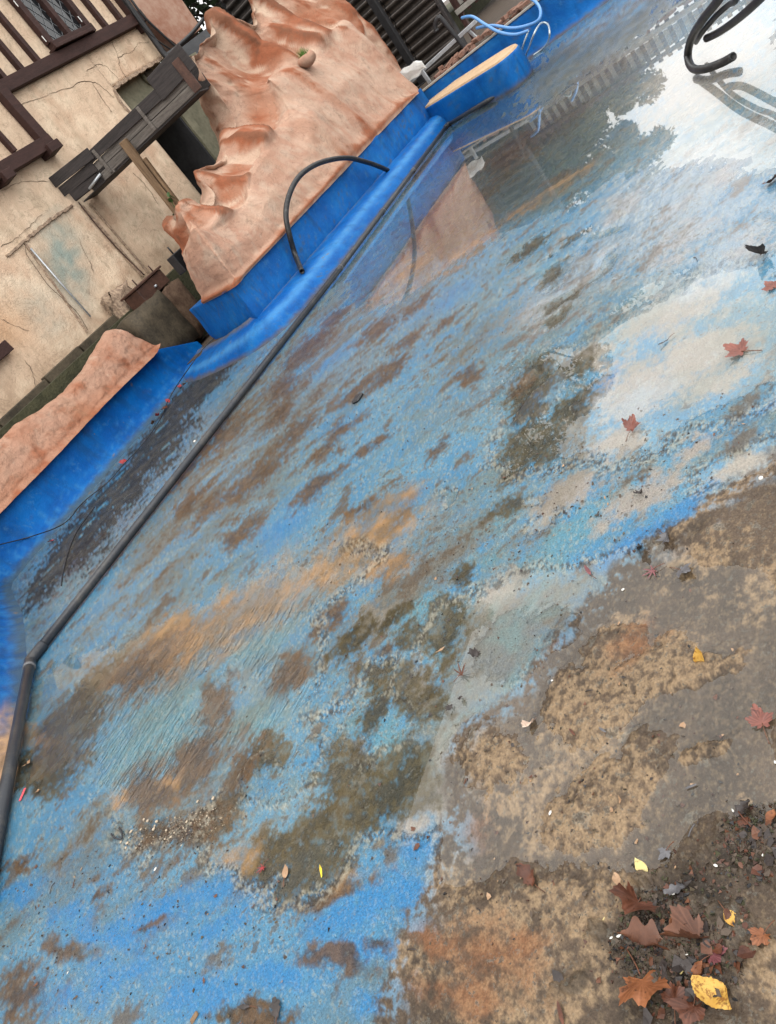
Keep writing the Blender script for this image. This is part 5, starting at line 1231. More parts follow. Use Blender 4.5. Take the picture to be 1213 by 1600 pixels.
tube('elbow', [lerp3(k1, k0, .05), lerp3(k1, k0, .02), k1, lerp3(k1, k2, .012), lerp3(k1, k2, .025)], R_*1.13, MT['pipe'], dp, 16, 5)
collar(lerp3(k1, k0, .045), k0, R_*1.2, .03, MT['pipeend'], 'pipe_clip')
for t in (.0, .32, .60):
    collar(lerp3(k2, k4, t+.01), k4, R_*1.0, .10, MT['pipe'])
    collar(lerp3(k2, k4, t+.018), k4, R_*1.03, .015, MT['pipeend'], 'pipe_clip')
tube('elbow', [lerp3(k4, k2, .02), k4, lerp3(k4, k5, .05)], R_*1.12, MT['pipe'], dp, 16, 5)
tube('elbow', [lerp3(k5, k4, .06), k5, lerp3(k5, k6, .12)], R_*1.12, MT['pipe'], dp, 16, 5)

# black hose arching over the ledge
ah = [(8.069, 6.387, 0.29), (8.458, 6.62, 0.435), (8.515, 6.52, 0.702), (8.633, 6.46, 0.902), (8.889, 6.42, 1.044), (9.258, 6.4, 1.121), (9.691, 6.4, 1.1), (10.138, 6.4, 1.001), (10.62, 6.42, 0.831), (11.063, 6.46, 0.581), (11.299, 6.48, 0.419), (11.527, 6.519, 0.27)]
hz = tag(tube('arched_hose', ah, .036, MT['blackwet'], None, 14, 8, hollow=True), 'stiff black hose arching over the blue ledge against the rock', 'hose')
# black coiled hose at the upper right
ch_ = [(6.713, 0.971, 0.06), (6.797, 1.065, 0.045), (6.928, 1.21, 0.045), (7.155, 1.317, 0.05), (7.372, 1.351, 0.1), (7.248, 1.261, 0.22), (6.866, 1.088, 0.36), (6.579, 0.923, 0.46), (6.317, 0.776, 0.55), (6.099, 0.608, 0.6)]
tag(tube('black_hose_end', ch_, .031, MT['blackwet'], None, 14, 8, hollow=True), 'black hose curling down onto the wet floor with its end lifted', 'hose', 'black hoses at the upper right corner')
ch_ = [(7.068, 1.134, 0.2), (6.911, 1.018, 0.22), (6.534, 0.847, 0.3), (6.144, 0.668, 0.4), (5.844, 0.491, 0.5)]
tag(tube('black_hose_loop', ch_, .028, MT['blackwet'], None, 14, 8, hollow=True), 'scuffed black hose pointing at the curled one with its open end', 'hose', 'black hoses at the upper right corner')
ch_ = [(7.668, 1.308, 0.1), (7.096, 1.144, 0.25), (6.733, 0.976, 0.36), (6.5, 0.848, 0.42), (6.061, 0.743, 0.5), (5.977, 0.714, 0.6)]
tag(tube('thin_black_hose', ch_, .020, MT['black'], None, 10, 8), 'thinner black hose running up inside the curled hose', 'hose', 'black hoses at the upper right corner')
# blue and clear hoses by the platform
bh = [(15.2, 5.69, 1.178), (14.9, 5.415, 1.098), (14.6, 5.186, 0.889), (14.4, 4.978, 0.67), (14.2, 4.708, 0.501), (14.1, 4.463, 0.431)]
b2 = [(15.0, 5.484, 0.906), (14.7, 5.122, 0.793), (14.4, 4.769, 0.594), (14.2, 4.474, 0.496), (14.1, 4.26, 0.465), (14.2, 4.192, 0.54), (14.5, 4.276, 0.666), (14.7, 4.435, 0.854), (15.0, 4.675, 1.01)]
bt = thing('blue_hose', 'looped light blue hose hanging over the far blue pool wall', 'hose', (14.4, 4.8, .5))
tube('hose_loop', bh+b2[:0], .026, MT['bluehose'], bt, 10, 8)
tube('hose_loop', b2, .026, MT['bluehose'], bt, 10, 8)
c_ = [(14.1, 4.463, 0.431), (14.179, 4.665, 0.3), (14.772, 5.03, 0.1), (14.251, 4.847, 0.08), (13.212, 4.308, 0.3), (12.477, 3.881, 0.5), (13.9, 4.176, 0.423), (13.8, 4.072, 0.36), (12.657, 3.769, 0.35), (13.774, 4.19, 0.15), (14.596, 4.561, 0.03), (14.713, 4.775, 0.02)]
tag(tube('clear_hose', c_, .014, MT['clearhose'], None, 8, 8), 'thin milky clear hose looping down from the blue hose to the pipe end', 'hose')
# thin black cable along the low wall
cbl = [(3.57, 8.8, 0.515), (3.858, 8.9, 0.356), (4.195, 8.93, 0.153), (4.233, 8.243, 0.1), (4.696, 8.435, 0.06), (4.972, 8.159, 0.05), (5.296, 8.206, 0.04), (5.787, 8.196, 0.03), (6.391, 8.435, 0.03), (6.91, 8.768, 0.04), (7.146, 8.702, 0.1), (7.062, 8.199, 0.22), (7.271, 7.934, 0.3), (7.478, 7.801, 0.31)]
tag(tube('thin_black_cable', cbl, .0065, MT['black'], None, 6, 8), 'thin black cable trailing along the foot of the blue low wall', 'cable')
cbl = [(4.508, 7.999, 0.012), (4.093, 7.869, 0.012), (3.688, 7.544, 0.012), (3.226, 7.064, 0.012), (3.031, 6.825, 0.012)]
tag(tube('fallen_cable', cbl, .005, MT['black'], None, 6, 8), 'short dark cable lying on the grey floor below the low wall', 'cable')
wl = [(0.765, 3.292, 0.006), (0.749, 3.242, 0.012), (0.741, 3.186, 0.015), (0.751, 3.175, 0.012), (0.777, 3.216, 0.008), (0.792, 3.256, 0.006)]
tag(tube('wire_loop', wl, .004, MT['pipe'], None, 6, 6), 'small bent loop of grey wire lying on the blue floor', 'wire')

# ------------------------------------------------------------------ trees behind, which the pool mirrors
leafm = []
for nme, c1, c2 in (('leaf_green', (.018, .040, .010), (.060, .085, .022)), ('leaf_olive', (.030, .040, .010), (.095, .085, .025)), ('leaf_dark', (.010, .022, .008), (.030, .045, .014))):
    mm = NT(nme)
    gi = mm.n('ShaderNodeObjectInfo')
    col = mm.mix(mm.noise(mm.obj(), 1.4, 3), c1, c2)
    mm.bsdf(col, .6, None, .3)
    leafm.append(mm.m)
barkm = simple('dark_bark', (.020, .016, .013), (.055, .045, .036), 6, .9, .5, (4, 4, 1))
def tree(label, a, b, base, H, R0, n, mi, seed, trunk=.22, lo=.3):
    rr_ = random.Random(seed)
    t = thing('tree', label, 'tree', (a, b, base))
    tip = Vector((rr_.uniform(-.4, .4), rr_.uniform(-.4, .4), H*.86))
    tr_ = spline([(0, 0, -.2), (rr_.uniform(-.15, .15), rr_.uniform(-.15, .15), H*.3), (tip.x*.6, tip.y*.6, H*.6), tip], 5)
    V, F = [], []
    def add_limb(P, r0, r1):
        seg = 6
        b0 = len(V)
        for i, p in enumerate(P):
            d = (P[min(i+1, len(P)-1)]-P[max(i-1, 0)]).normalized()
            sd = d.cross(Vector((.3, 1, .1))).normalized(); u = sd.cross(d)
            r = r0+(r1-r0)*i/(len(P)-1)
            for k in range(seg):
                an = 6.283*k/seg; V.append(p+(sd*math.cos(an)+u*math.sin(an))*r)
        for i in range(len(P)-1):
            for k in range(seg): F.append((b0+i*seg+k, b0+i*seg+(k+1) % seg, b0+(i+1)*seg+(k+1) % seg, b0+(i+1)*seg+k))
    add_limb(tr_, trunk, .04)
    cl = []
    for i in range(46):
        h = rr_.uniform(lo, .98); an = rr_.uniform(0, 6.283)
        w = math.sin(math.pi*min(1, (h-lo+.12)/(1.12-lo)))**.6
        rad = R0*w*rr_.uniform(.35, 1.0)
        c = Vector((math.cos(an)*rad, math.sin(an)*rad, H*h))
        st = tr_[min(len(tr_)-1, int(len(tr_)*max(.15, h-.18)))]
        mid = st.lerp(c, .5)+Vector((0, 0, .08*H*rr_.uniform(-.3, .6)))
        add_limb(spline([st, mid, c], 3), .05+.03*rr_.random(), .012)
        cl.append((c, rr_.uniform(.4, .9)*R0*.30))
    me = mesh_np('trunk', V, F); link('trunk', me, barkm, t)
    rs = np.random.RandomState(seed)
    ci = rs.randint(0, len(cl), n)
    C_ = np.array([tuple(c[0]) for c in cl])[ci]; S_ = np.array([c[1] for c in cl])[ci]
    D = rs.normal(size=(n, 3)); D /= np.linalg.norm(D, axis=1)[:, None]
    P = C_ + D*(S_*rs.uniform(.15, 1.15, n)**.6)[:, None]*np.array([1, 1, .75])
    e1 = rs.normal(size=(n, 3)); e1 /= np.linalg.norm(e1, axis=1)[:, None]
    e2 = np.cross(e1, rs.normal(size=(n, 3))); e2 /= np.linalg.norm(e2, axis=1)[:, None]
    sz = rs.uniform(.06, .13, n)[:, None]
    Q = np.stack([P-e1*sz, P+e2*sz*.55, P+e1*sz, P-e2*sz*.55], 1).reshape(-1, 3)
    me = bpy.data.meshes.new('crown')
    me.vertices.add(4*n); me.vertices.foreach_set('co', Q.ravel().astype(np.float32))
    me.loops.add(4*n); me.loops.foreach_set('vertex_index', np.arange(4*n, dtype=np.int32))
    me.polygons.add(n); me.polygons.foreach_set('loop_start', np.arange(0, 4*n, 4, dtype=np.int32)); me.polygons.foreach_set('loop_total', np.full(n, 4, np.int32))
    me.update(calc_edges=True)
    tag(link('crown', me, leafm[mi], t), kind='stuff')
    return t
tree('tall green tree rising behind the half timbered house roof', 17.3, 17.5, 1.2, 14.0, 4.3, 26000, 0, 11, .3, .25)
tree('thin leafed olive tree seen in the gap above the rock wall', 23.0, 14.6, 1.2, 13.0, 3.6, 9000, 1, 23, .26, .30)
tree('dark dense tree beyond the corrugated shed', 23.0, 13.0, .66, 11.0, 3.8, 26000, 2, 31, .28, .22)
tree('broad green tree behind the panelled fence', 25.0, 10.5, .66, 8.6, 3.5, 24000, 0, 47, .24, .18)
tree('low olive green tree behind the panelled fence', 27.0, 8.4, .66, 6.0, 2.8, 18000, 1, 53, .2, .12)
tree('dark bushy tree far behind the panelled fence', 33, 13.5, .66, 12.5, 4.5, 22000, 2, 59, .3, .15)

# ------------------------------------------------------------------ fallen leaves
def leafmat(name, c1, c2, rough=.42, scale=14, spots=None):
    mm = NT(name)
    P = mm.obj()
    col = mm.mix(mm.ramp(mm.noise(P, scale, 5, .65), [(.35, 0), (.65, 1)]), c1, c2)
    col = mm.mix(mm.ramp(mm.noise(P, scale*4, 3, .6), [(.6, 0), (.72, 1)]), col, tuple(x*.35 for x in c1))
    if spots: col = mm.mix(mm.ramp(mm.noise(P, 85, 4, .7), [(.50, 0), (.60, .85)]), col, spots)
    vein = mm.ramp(mm.attr('vein').outputs['Fac'], [(.0, 0), (1, 1)])
    col = mm.mix(mm.math('MULTIPLY', vein, .22), col, tuple(min(1, x*1.9+.03) for x in c2))
    mm.bsdf(col, max(rough, .38), mm.bump(mm.noise(P, 60, 4), .4, .004), .3)
    return mm.m
LM = dict(
 orange=leafmat('orange_brown_leaf', (.095, .030, .010), (.22, .080, .030)),
 brown=leafmat('brown_leaf', (.048, .018, .010), (.120, .048, .024)),
 darkred=leafmat('dark_red_leaf', (.040, .014, .008), (.105, .036, .018)),
 yellow=leafmat('yellow_leaf', (.36, .19, .03), (.50, .32, .08), .5, 14, (.16, .06, .012)),
 pale=leafmat('pale_yellow_leaf', (.42, .33, .12), (.52, .44, .20)),
 tan=leafmat('tan_leaf', (.20, .115, .06), (.33, .21, .125)),
 pink=leafmat('pinkish_leaf', (.080, .025, .018), (.165, .056, .040), .22),
 black=leafmat('blackened_leaf', (.016, .013, .012), (.045, .035, .032), .3),
 grey=leafmat('grey_wet_leaf', (.05, .050, .055), (.12, .115, .12), .25),
 plum=leafmat('plum_leaf', (.07, .022, .026), (.17, .06, .062), .3),
 red=leafmat('red_leaf', (.15, .010, .014), (.28, .034, .034)),
 cream=leafmat('cream_leaf', (.38, .27, .20), (.55, .43, .35)),
 vivid=leafmat('vivid_yellow_leaf', (.52, .35, .012), (.62, .46, .03)))
def outline(kind, rg):
    pts = []
    if kind in ('maple', 'sycamore', 'acer'):
        lobes = {'maple': [(-128, .42), (-62, .78), (0, 1.0), (62, .78), (128, .42)], 'sycamore': [(-118, .55), (-58, .86), (0, 1.0), (58, .86), (118, .55)],
                 'acer': [(-135, .5), (-92, .75), (-46, .95), (0, 1.05), (46, .95), (92, .75), (135, .5)]}[kind]
        val = {'maple': .56, 'sycamore': .64, 'acer': .22}[kind]
        L_ = [(math.radians(a), r*rg.uniform(.88, 1.08)) for a, r in lobes]
        pts.append((math.radians(-172), .12))
        for i, (a, r) in enumerate(L_):
            w = {'maple': .38, 'sycamore': .30, 'acer': .14}[kind]
            if kind == 'acer':
                pts += [(a-w, r*.55), (a-w*.45, r*.82), (a, r), (a+w*.45, r*.82), (a+w, r*.55)]
            else:
                pts += ([(a-w, r*.66), (a-w*.72, r*.80), (a-w*.42, r*.76), (a-w*.28, r*.92), (a, r), (a+w*.28, r*.92), (a+w*.42, r*.76), (a+w*.72, r*.80), (a+w, r*.66)] if kind == 'maple' else [(a-w*1.15, r*.74), (a-w*.8, r*.85), (a-w*.5, r*.83), (a, r), (a+w*.5, r*.83), (a+w*.8, r*.85), (a+w*1.15, r*.74)])
            if i < len(L_)-1: pts.append(((a+L_[i+1][0])/2, val*rg.uniform(.85, 1.1)))
        pts.append((math.radians(172), .12))
        return [(math.sin(a)*r, math.cos(a)*r) for a, r in pts]
    if kind == 'oval':
        P = []
        for k in range(25):
            t = k/24; y = -1+2*t
            w = .62*math.sin(math.pi*min(1, t*1.02))**.75*(1-.28*t) + (.03 if k % 2 else 0)
            P.append((w, y))
        return P[:-1]+[(0, 1.1)]+[(-x*rg.uniform(.9, 1.05), y) for x, y in P[::-1]]
    if kind == 'oak':
        P = []
        for k in range(21):
            t = k/20
            w = (.14+.40*math.sin(math.pi*t)**.8)*(1+.26*math.cos(k*.9))
            P.append((w, -1+2*t))
        return P+[(0, 1.08)]+[(-x, y) for x, y in P[::-1]]
    if kind == 'narrow':
        P = [(.22*math.sin(math.pi*k/12)**.8, -1+2*k/12) for k in range(13)]
        return P+[(-x, y) for x, y in P[::-1]][1:-1]
def leaf_mesh(kind, size, curl, fold, rg, name='leaf'):
    O = outline(kind, rg)
    cy0 = {'maple': -.05, 'sycamore': -.05, 'acer': 0}.get(kind, None)
    V, vein = [], []
    n = len(O)
    rings = (1.0, .72, .42)
    def hgt(x, y):
        r2 = x*x+y*y
        return fold*abs(x)*.9 + curl*1.25*(.9*math.sin(2.1*x+rg_ph)*math.cos(1.7*y-rg_ph) + .55*r2 + .35*math.sin(3*x+1.7*y+rg_ph)*r2**.5 + .18*math.sin(7*x-5*y+rg_ph)) 
    rg_ph = rg.uniform(0, 6)
    for rr_ in rings:
        for x, y in O:
            yy = y*rr_ if cy0 is not None else y
            xx = x*rr_
            V.append((xx, yy, hgt(xx, yy)))
            vein.append(0)
    if cy0 is not None:
        V.append((0, 0, hgt(0, 0))); vein.append(1)
        # veins run to the lobe tips
        R = [math.hypot(x, y) for x, y in O]
        for i in range(n):
            if R[i] >= R[i-1] and R[i] >= R[(i+1) % n] and R[i] > .5:
                for k in range(3): vein[k*n+i] = .9
    F = []
    for k in range(len(rings)-1):
        for i in range(n):
            j = (i+1) % n
            if cy0 is None and i == n-1: pass
            F.append((k*n+i, k*n+j, (k+1)*n+j, (k+1)*n+i))
    if cy0 is not None:
        for i in range(n): F.append((2*n+i, 2*n+(i+1) % n, 3*n))
    else:
        # bridge the two halves over the midrib
        h = n//2
        for i in range(h-1):
            a, b = 2*n+i, 2*n+i+1
            c, d = 2*n+(n-1-i-1), 2*n+(n-1-i)
            F.append((a, b, c, d))
    V = [(x*size/2, y*size/2, z*size/2) for x, y, z in V]
    me = mesh_np(name, V, F)
    bm = bmesh.new(); bm.from_mesh(me)
    bmesh.ops.remove_doubles(bm, verts=bm.verts, dist=size*.004)
    bmesh.ops.recalc_face_normals(bm, faces=bm.faces)
    bm.to_mesh(me); bm.free()
    at = me.attributes.new('vein', 'FLOAT', 'POINT')
    vb = [0]*len(me.vertices)
    for i, v in enumerate(me.vertices):
        if abs(v.co.x) < size*.02: vb[i] = .8
    if cy0 is not None:
        tips = [(x*size/2, y*size/2) for i, (x, y) in enumerate(O) if math.hypot(x, y) > .5 and math.hypot(x, y) >= math.hypot(*O[i-1]) and math.hypot(x, y) >= math.hypot(*O[(i+1) % n])]
        for i, v in enumerate(me.vertices):
            for tx, ty in tips:
                l_ = math.hypot(tx, ty)
                if abs(v.co.x*ty-v.co.y*tx)/l_ < size*.012 and v.co.x*tx+v.co.y*ty > 0: vb[i] = .9
    at.data.foreach_set('value', vb)
    zmin = min(v.co.z for v in me.vertices)
    for v in me.vertices: v.co.z -= zmin
    return me
def leaf(p, size, kind, mat, label, rot=None, curl=.12, fold=.10, tilt=(0, 0), stem=True, lift=.004, cat='leaf', group=None, name=None):
    rg = random.Random(int(p[0]*1000)+int(p[1]*777))
    nm = name or {'maple': 'maple_leaf', 'sycamore': 'sycamore_leaf', 'acer': 'japanese_maple_leaf', 'oval': 'birch_leaf', 'oak': 'oak_leaf', 'narrow': 'narrow_leaf'}[kind]
    t = thing(nm, label, cat, (p[0], p[1], p[2]+lift), group)
    t.rotation_euler = (tilt[0], tilt[1], rot if rot is not None else rg.uniform(0, 6.28))
    link('blade', leaf_mesh(kind, size, curl, fold, rg, 'blade'), LM[mat], t)
    if stem:
        ln = size*rg.uniform(.45, .7)
        y0 = 0 if kind in ('maple', 'sycamore', 'acer') else -size*.48
        bend = rg.uniform(-.25, .25)*ln
        P = spline([(0, y0, .004), (bend*.3, y0-ln*.5, .006), (bend, y0-ln, .003)], 4)
        V, F = [], []
        me = tube('stem', P, max(.0011, size*.012), LM['brown'] if mat not in ('red', 'plum') else LM['darkred'], None, 5, 1, False)
        me.parent = t
    return t
#         position          size   kind       material  label
LEAVES = [
 ((0.513, 0.843, 0.0), .150, 'sycamore', 'orange', 'large orange brown maple leaf, the biggest at the bottom right corner', 2.0, .3, .18, (0.1, -.15)),
 ((0.515, 0.696, 0.0), .088, 'oval', 'yellow', 'bright yellow spotted leaf lowest in the heap at the bottom right', 2.6, .42, .3, (.1, .1)),
 ((0.607, 0.737, 0.0), .140, 'sycamore', 'brown', 'brown folded maple leaf standing up in the dark muck', .6, .2, .9, (.35, .5)),
 ((0.672, 0.882, 0.0), .140, 'sycamore', 'darkred', 'dark red curled leaf at the upper left of the muck heap', 1.2, .35, .8, (.4, -.4)),
 ((0.577, 0.84, 0.0), .095, 'oak', 'brown', 'rolled brown leaf between the red leaf and the big orange one', .3, .3, 1.2, (.3, .6)),
 ((0.656, 0.677, -0.0), .046, 'oval', 'yellow', 'small yellow leaf with dark spots right of the folded brown leaf', 2.3, .15, .15, (.1, 0)),
 ((0.753, 0.887, 0.0), .046, 'oval', 'pale', 'pale yellow pointed leaf on dark wet concrete above the muck', 5.4, .12, .12, (.15, .1)),
 ((0.633, 0.616, 0.0), .062, 'sycamore', 'orange', 'glossy orange brown leaf at the right edge by the muck', 1.0, .25, .3, (.1, .2)),
 ((0.718, 0.934, 0.0), .032, 'oval', 'tan', 'small tan leaf just left of the pale yellow leaf', 2.0, .2, .2, (0, 0)),
 ((0.794, 0.833, 0.0), .050, 'maple', 'grey', 'faint grey leaf under the water above the muck heap', .9, .03, .02, (0, 0)),
 ((0.898, 0.671, -0.0), .044, 'oak', 'black', 'dark curled leaf lying at the top of the muck heap', 4.0, .4, .8, (.2, .2)),
 ((0.879, 0.613, 0.0), .034, 'oval', 'orange', 'small reddish brown leaf cut by the right edge above the muck', 1.2, .2, .2, (0, 0)),
 ((1.107, 0.636, 0.0), .088, 'maple', 'pink', 'reddish brown maple leaf lying flat at the right edge', 5.0, .22, .15, (0, 0)),
 ((1.318, 0.797, 0.0), .052, 'oval', 'yellow', 'yellow birch leaf curled up on the sandy concrete', 4.6, .5, .5, (.5, .1)),
 ((1.657, 0.884, 0.0), .088, 'maple', 'grey', 'dark grey wet maple leaf beside the plum coloured star leaf', 2.6, .14, .12, (.1, .05)),
 ((1.682, 0.978, -0.0), .078, 'acer', 'plum', 'plum coloured star shaped leaf under the film of water', .4, .03, .02, (0, 0)),
 ((1.804, 0.932, 0.0), .078, 'oak', 'grey', 'rolled dark leaf nearest above the star shaped leaf', 2.3, .3, 1.0, (.1, .5)),
 ((1.784, 1.028, 0.0), .058, 'oak', 'black', 'small crumpled dark leaf on the blue paint edge', 2.2, .4, .8, (.2, .1)),
 ((2.755, 0.757, 0.0), .150, 'maple', 'pink', 'pinkish maple leaf half sunk in the bright mirror of water', 5.6, .12, .15, (.05, 0)),
 ((3.48, 0.707, 0.0), .140, 'maple', 'black', 'blackened maple leaf standing on the rim of the bright water', 1.1, .35, .5, (.4, .2)),
 ((3.151, 0.65, 0.0), .110, 'maple', 'pink', 'small pink leaf cut by the right edge below the blackened leaf', 5.2, .15, .1, (0, 0)),
 ((4.224, 0.675, 0.0), .130, 'sycamore', 'darkred', 'dark brown leaf at the right edge on the pale blue floor', 2.0, .3, .3, (.2, 0)),
 ((2.485, 1.167, -0.0), .105, 'maple', 'pink', 'curled reddish leaf floating at the lower edge of bright water', 4.4, .35, .4, (.1, .2)),
 ((2.061, 1.07, 0.0), .040, 'oak', 'black', 'tiny black leaf clump on the faded blue paint', 1.3, .5, .6, (0, 0)),
 ((1.743, 1.213, 0.0), .060, 'narrow', 'plum', 'small pinkish leaf under water near the paint edge', 5.3, .08, .1, (0, 0)),
 ((1.151, 1.288, 0.0), .052, 'oval', 'cream', 'cream coloured curled leaf alone on the grey brown film', 1.5, .45, .7, (.5, .2)),
 ((0.716, 1.173, 0.0), .066, 'oak', 'darkred', 'dark red wrinkled leaf lying flat on brown concrete', 5.6, .25, .3, (0, 0)),
 ((1.375, 1.619, 0.0), .074, 'acer', 'darkred', 'wilted dark red star leaf at the water line', 4.2, .2, .5, (.1, .3)),
 ((1.444, 1.58, 0.0), .044, 'oak', 'black', 'crumpled black leaf clump above the wilted red leaf', .6, .6, .6, (.3, 0)),
 ((0.773, 1.561, 0.0), .026, 'oval', 'darkred', 'tiny red leaf on the blue paint by the concrete edge', 1.0, .2, .2, (0, 0)),
 ((0.681, 2.196, 0.0), .056, 'acer', 'red', 'bright red star shaped leaf in the olive puddle', 1.0, .12, .1, (0, 0)),
 ((0.675, 2.075, 0.0), .046, 'oval', 'tan', 'sodden brown leaf between the red leaf and the yellow one', 5.2, .1, .1, (0, 0)),
 ((0.685, 1.912, 0.0), .040, 'narrow', 'vivid', 'narrow bright yellow leaf at the edge of the olive puddle', 5.2, .15, .3, (.1, 0)),
 ((0.97, 4.302, 0.0), .044, 'oval', 'tan', 'pale tan leaf right of the pinkish red strip', 3.0, .2, .3, (0, 0)),
 ((1.15, 4.718, 0.0), .080, 'sycamore', 'tan', 'tan brown crumpled leaf touching the grey pipe', 3.2, .25, .3, (.1, .1)),
 ((0.313, 1.866, 0.0), .056, 'oak', 'black', 'dark lobed leaf near the bottom edge', 5.4, .12, .1, (0, 0)),
 ((0.296, 1.997, 0.0), .050, 'narrow', 'black', 'narrow black leaf upright near the bottom edge', .2, .15, .3, (0, 0)),
 ((1.499, 1.756, 0.0), .040, 'narrow', 'tan', 'narrow tan leaf stuck on the olive silt', .8, .15, .3, (0, 0)),
 ((0.435, 1.016, 0.0), .050, 'narrow', 'darkred', 'dark brown narrow leaf at the bottom edge on concrete', 5.2, .1, .2, (0, 0)),
 ((0.501, 1.038, 0.0), .040, 'oval', 'black', 'flat black leaf fragment on sandy concrete', 5.6, .05, .05, (0, 0)),
 ((0.707, 0.797, 0.0), .044, 'oak', 'grey', 'crumpled grey leaf with droplets above the folded brown leaf', 3.5, .5, .6, (.2, .2)),
 ((0.718, 0.78, 0.0), .040, 'narrow', 'black', 'dark pointed leaf leaning on the crumpled grey leaf', 3.8, .2, .5, (.2, .4)),
 ((0.487, 0.737, 0.0), .090, 'sycamore', 'darkred', 'dark plum leaf at the bottom edge beside the yellow one', 1.4, .25, .5, (.2, .1)),
 ((0.584, 0.71, 0.0), .070, 'sycamore', 'plum', 'purplish wet leaf half hidden under the folded brown leaf', 3.6, .15, .2, (.1, 0)),
 ((0.494, 0.778, 0.0), .070, 'sycamore', 'darkred', 'dark red leaf tucked behind the big orange brown leaf', 5.0, .2, .3, (0, .1)),
 ((0.634, 0.787, 0.0), .026, 'oval', 'orange', 'tiny orange leaf in the middle of the muck heap', 1.0, .3, .3, (.1, .1)),
 ((0.557, 0.738, 0.0), .036, 'oval', 'orange', 'small orange leaf beneath the folded brown leaf', 4.0, .3, .3, (.1, .1)),
 ((0.952, 0.792, 0.0), .030, 'narrow', 'grey', 'small grey seed shaped leaf on wet concrete', .4, .03, .03, (0, 0)),
 ((1.114, 1.043, 0.0), .030, 'narrow', 'grey', 'slim grey leaf in the sandy patch of concrete', 5.7, .03, .03, (0, 0)),
 ((1.118, 1.139, 0.0), .034, 'narrow', 'darkred', 'thin reddish leaf at the left of the sandy patch', 5.5, .03, .1, (0, 0)),
 ((1.24, 1.616, 0.0), .030, 'oak', 'black', 'small dark bud like leaf right of a pair at the water line', 1.2, .4, .6, (0, 0)),
 ((1.272, 1.582, -0.0), .028, 'oak', 'black', 'dark leaf crumb at the upper end of the water line', 2.2, .4, .6, (0, 0)),
 ((4.134, 8.538, 0.0), .110, 'maple', 'red', 'dull red leaf caught at the foot of the low wall', 1.0, .25, .3, (.2, 0)),
 ((3.058, 1.104, 0.0), .060, 'narrow', 'black', 'sliver of black leaf on the bright water', .7, .15, .3, (0, 0)),
 ((0.597, 3.773, 0.0), .035, 'maple', 'darkred', 'small dark red leaf on the silt near the pipe', .7, .1, .1, (0, 0)),
]
LZ = floor_z([l_[0][0] for l_ in LEAVES], [l_[0][1] for l_ in LEAVES])
for (p, sz, kind, mat, label, rot, curl, fold, tilt), lz in zip(LEAVES, LZ):
    p = (p[0], p[1], float(lz))
    leaf(p, sz, kind, mat, label, rot, curl, fold, tilt, stem=sz > .045)
# leaves gathered along the foot of the low wall
GUT = [(7.391, 9.029, 0.0), (7.192, 8.959, 0.0), (6.937, 8.782, 0.0), (6.716, 8.731, 0.0), (6.568, 8.699, 0.0), (6.318, 8.545, 0.0), (5.413, 8.317, -0.0), (5.816, 8.237, 0.0), (7.355, 8.861, 0.0), (7.342, 8.733, 0.0), (6.696, 8.613, 0.0)]
GUT.sort(key=lambda p_: -p_[0])
ORD = 'first second third fourth fifth sixth seventh eighth ninth tenth last'.split()
for i, p in enumerate(GUT):
    leaf((p[0], p[1], .02), rnd.uniform(.09, .13), 'maple' if i % 2 else 'oval', ('darkred', 'red', 'orange')[i % 3], f'{ORD[i]} of the red brown leaves strewn along the low wall foot, counted from the ledge', None, .35, .3, (rnd.uniform(-.4, .4), rnd.uniform(-.4, .4)), True, .004, 'leaf', 'leaves gathered along the foot of the low wall')

# ------------------------------------------------------------------ small litter
def pebble_me(seed, name='pebble'):
    bm = bmesh.new(); bmesh.ops.create_icosphere(bm, subdivisions=1, radius=1)
    rg = random.Random(seed)
    sx, sy, sz = rg.uniform(.7, 1.2), rg.uniform(.6, 1), rg.uniform(.4, .7)
    for v in bm.verts: v.co = Vector((v.co.x*sx, v.co.y*sy, v.co.z*sz))*rg.uniform(.85, 1.15)
    me = bpy.data.meshes.new(name); bm.to_mesh(me); bm.free()
    me.polygons.foreach_set('use_smooth', [True]*len(me.polygons)); return me
pebm = simple('pale_pebble', (.20, .15, .10), (.50, .42, .32), 8, .5, .1)
whm = simple('white_chip', (.42, .41, .38), (.66, .64, .60), 8, .5, .1)
pm = [pebble_me(i) for i in range(5)]
for x in pm: x.materials.append(pebm)
PEB = [(0.791, 3.081, 0.0), (0.809, 2.991, 0.0), (0.796, 2.987, 0.0), (0.83, 3.066, 0.0), (0.793, 2.889, 0.0), (0.766, 2.83, 0.0), (0.754, 3.133, 0.0), (0.732, 3.125, 0.0), (0.835, 3.102, 0.0), (0.713, 3.114, 0.0), (0.825, 2.743, -0.0), (0.83, 2.778, 0.0), (0.929, 2.685, 0.0), (0.757, 2.863, 0.0), (0.776, 3.101, 0.0), (0.781, 3.147, 0.0), (0.828, 2.995, 0.0), (0.736, 2.727, 0.0), (0.741, 3.023, 0.0), (0.738, 2.943, 0.0), (0.915, 2.779, 0.0), (0.784, 2.821, 0.0), (0.735, 3.18, 0.0), (0.714, 3.034, 0.0)]
for i, p in enumerate(PEB):
    o = link('pebble', pm[i % 5], None); o.location = (p[0], p[1], .004); s_ = rnd.uniform(.004, .0095); o.scale = (s_, s_, s_); o.rotation_euler.z = rnd.uniform(0, 6)
    tag(o, 'pale pebble washed together in the brown silt left of the olive puddle', 'pebble', 'pebbles in the brown silt')
LONE = [((0.641, 2.812, 0.0), .008, 'lone white pebble on the blue paint below the silt'), ((4.913, 6.36, 0.0), .024, 'white pebble beside the dark grey pipe on the grey floor'), ((0.251, 3.012, 0.0), .005, 'tiny white pebble on the blue floor near the bottom left'), ((1.986, 0.665, 0.0), .009, 'square white chip at the right edge on brown concrete')]
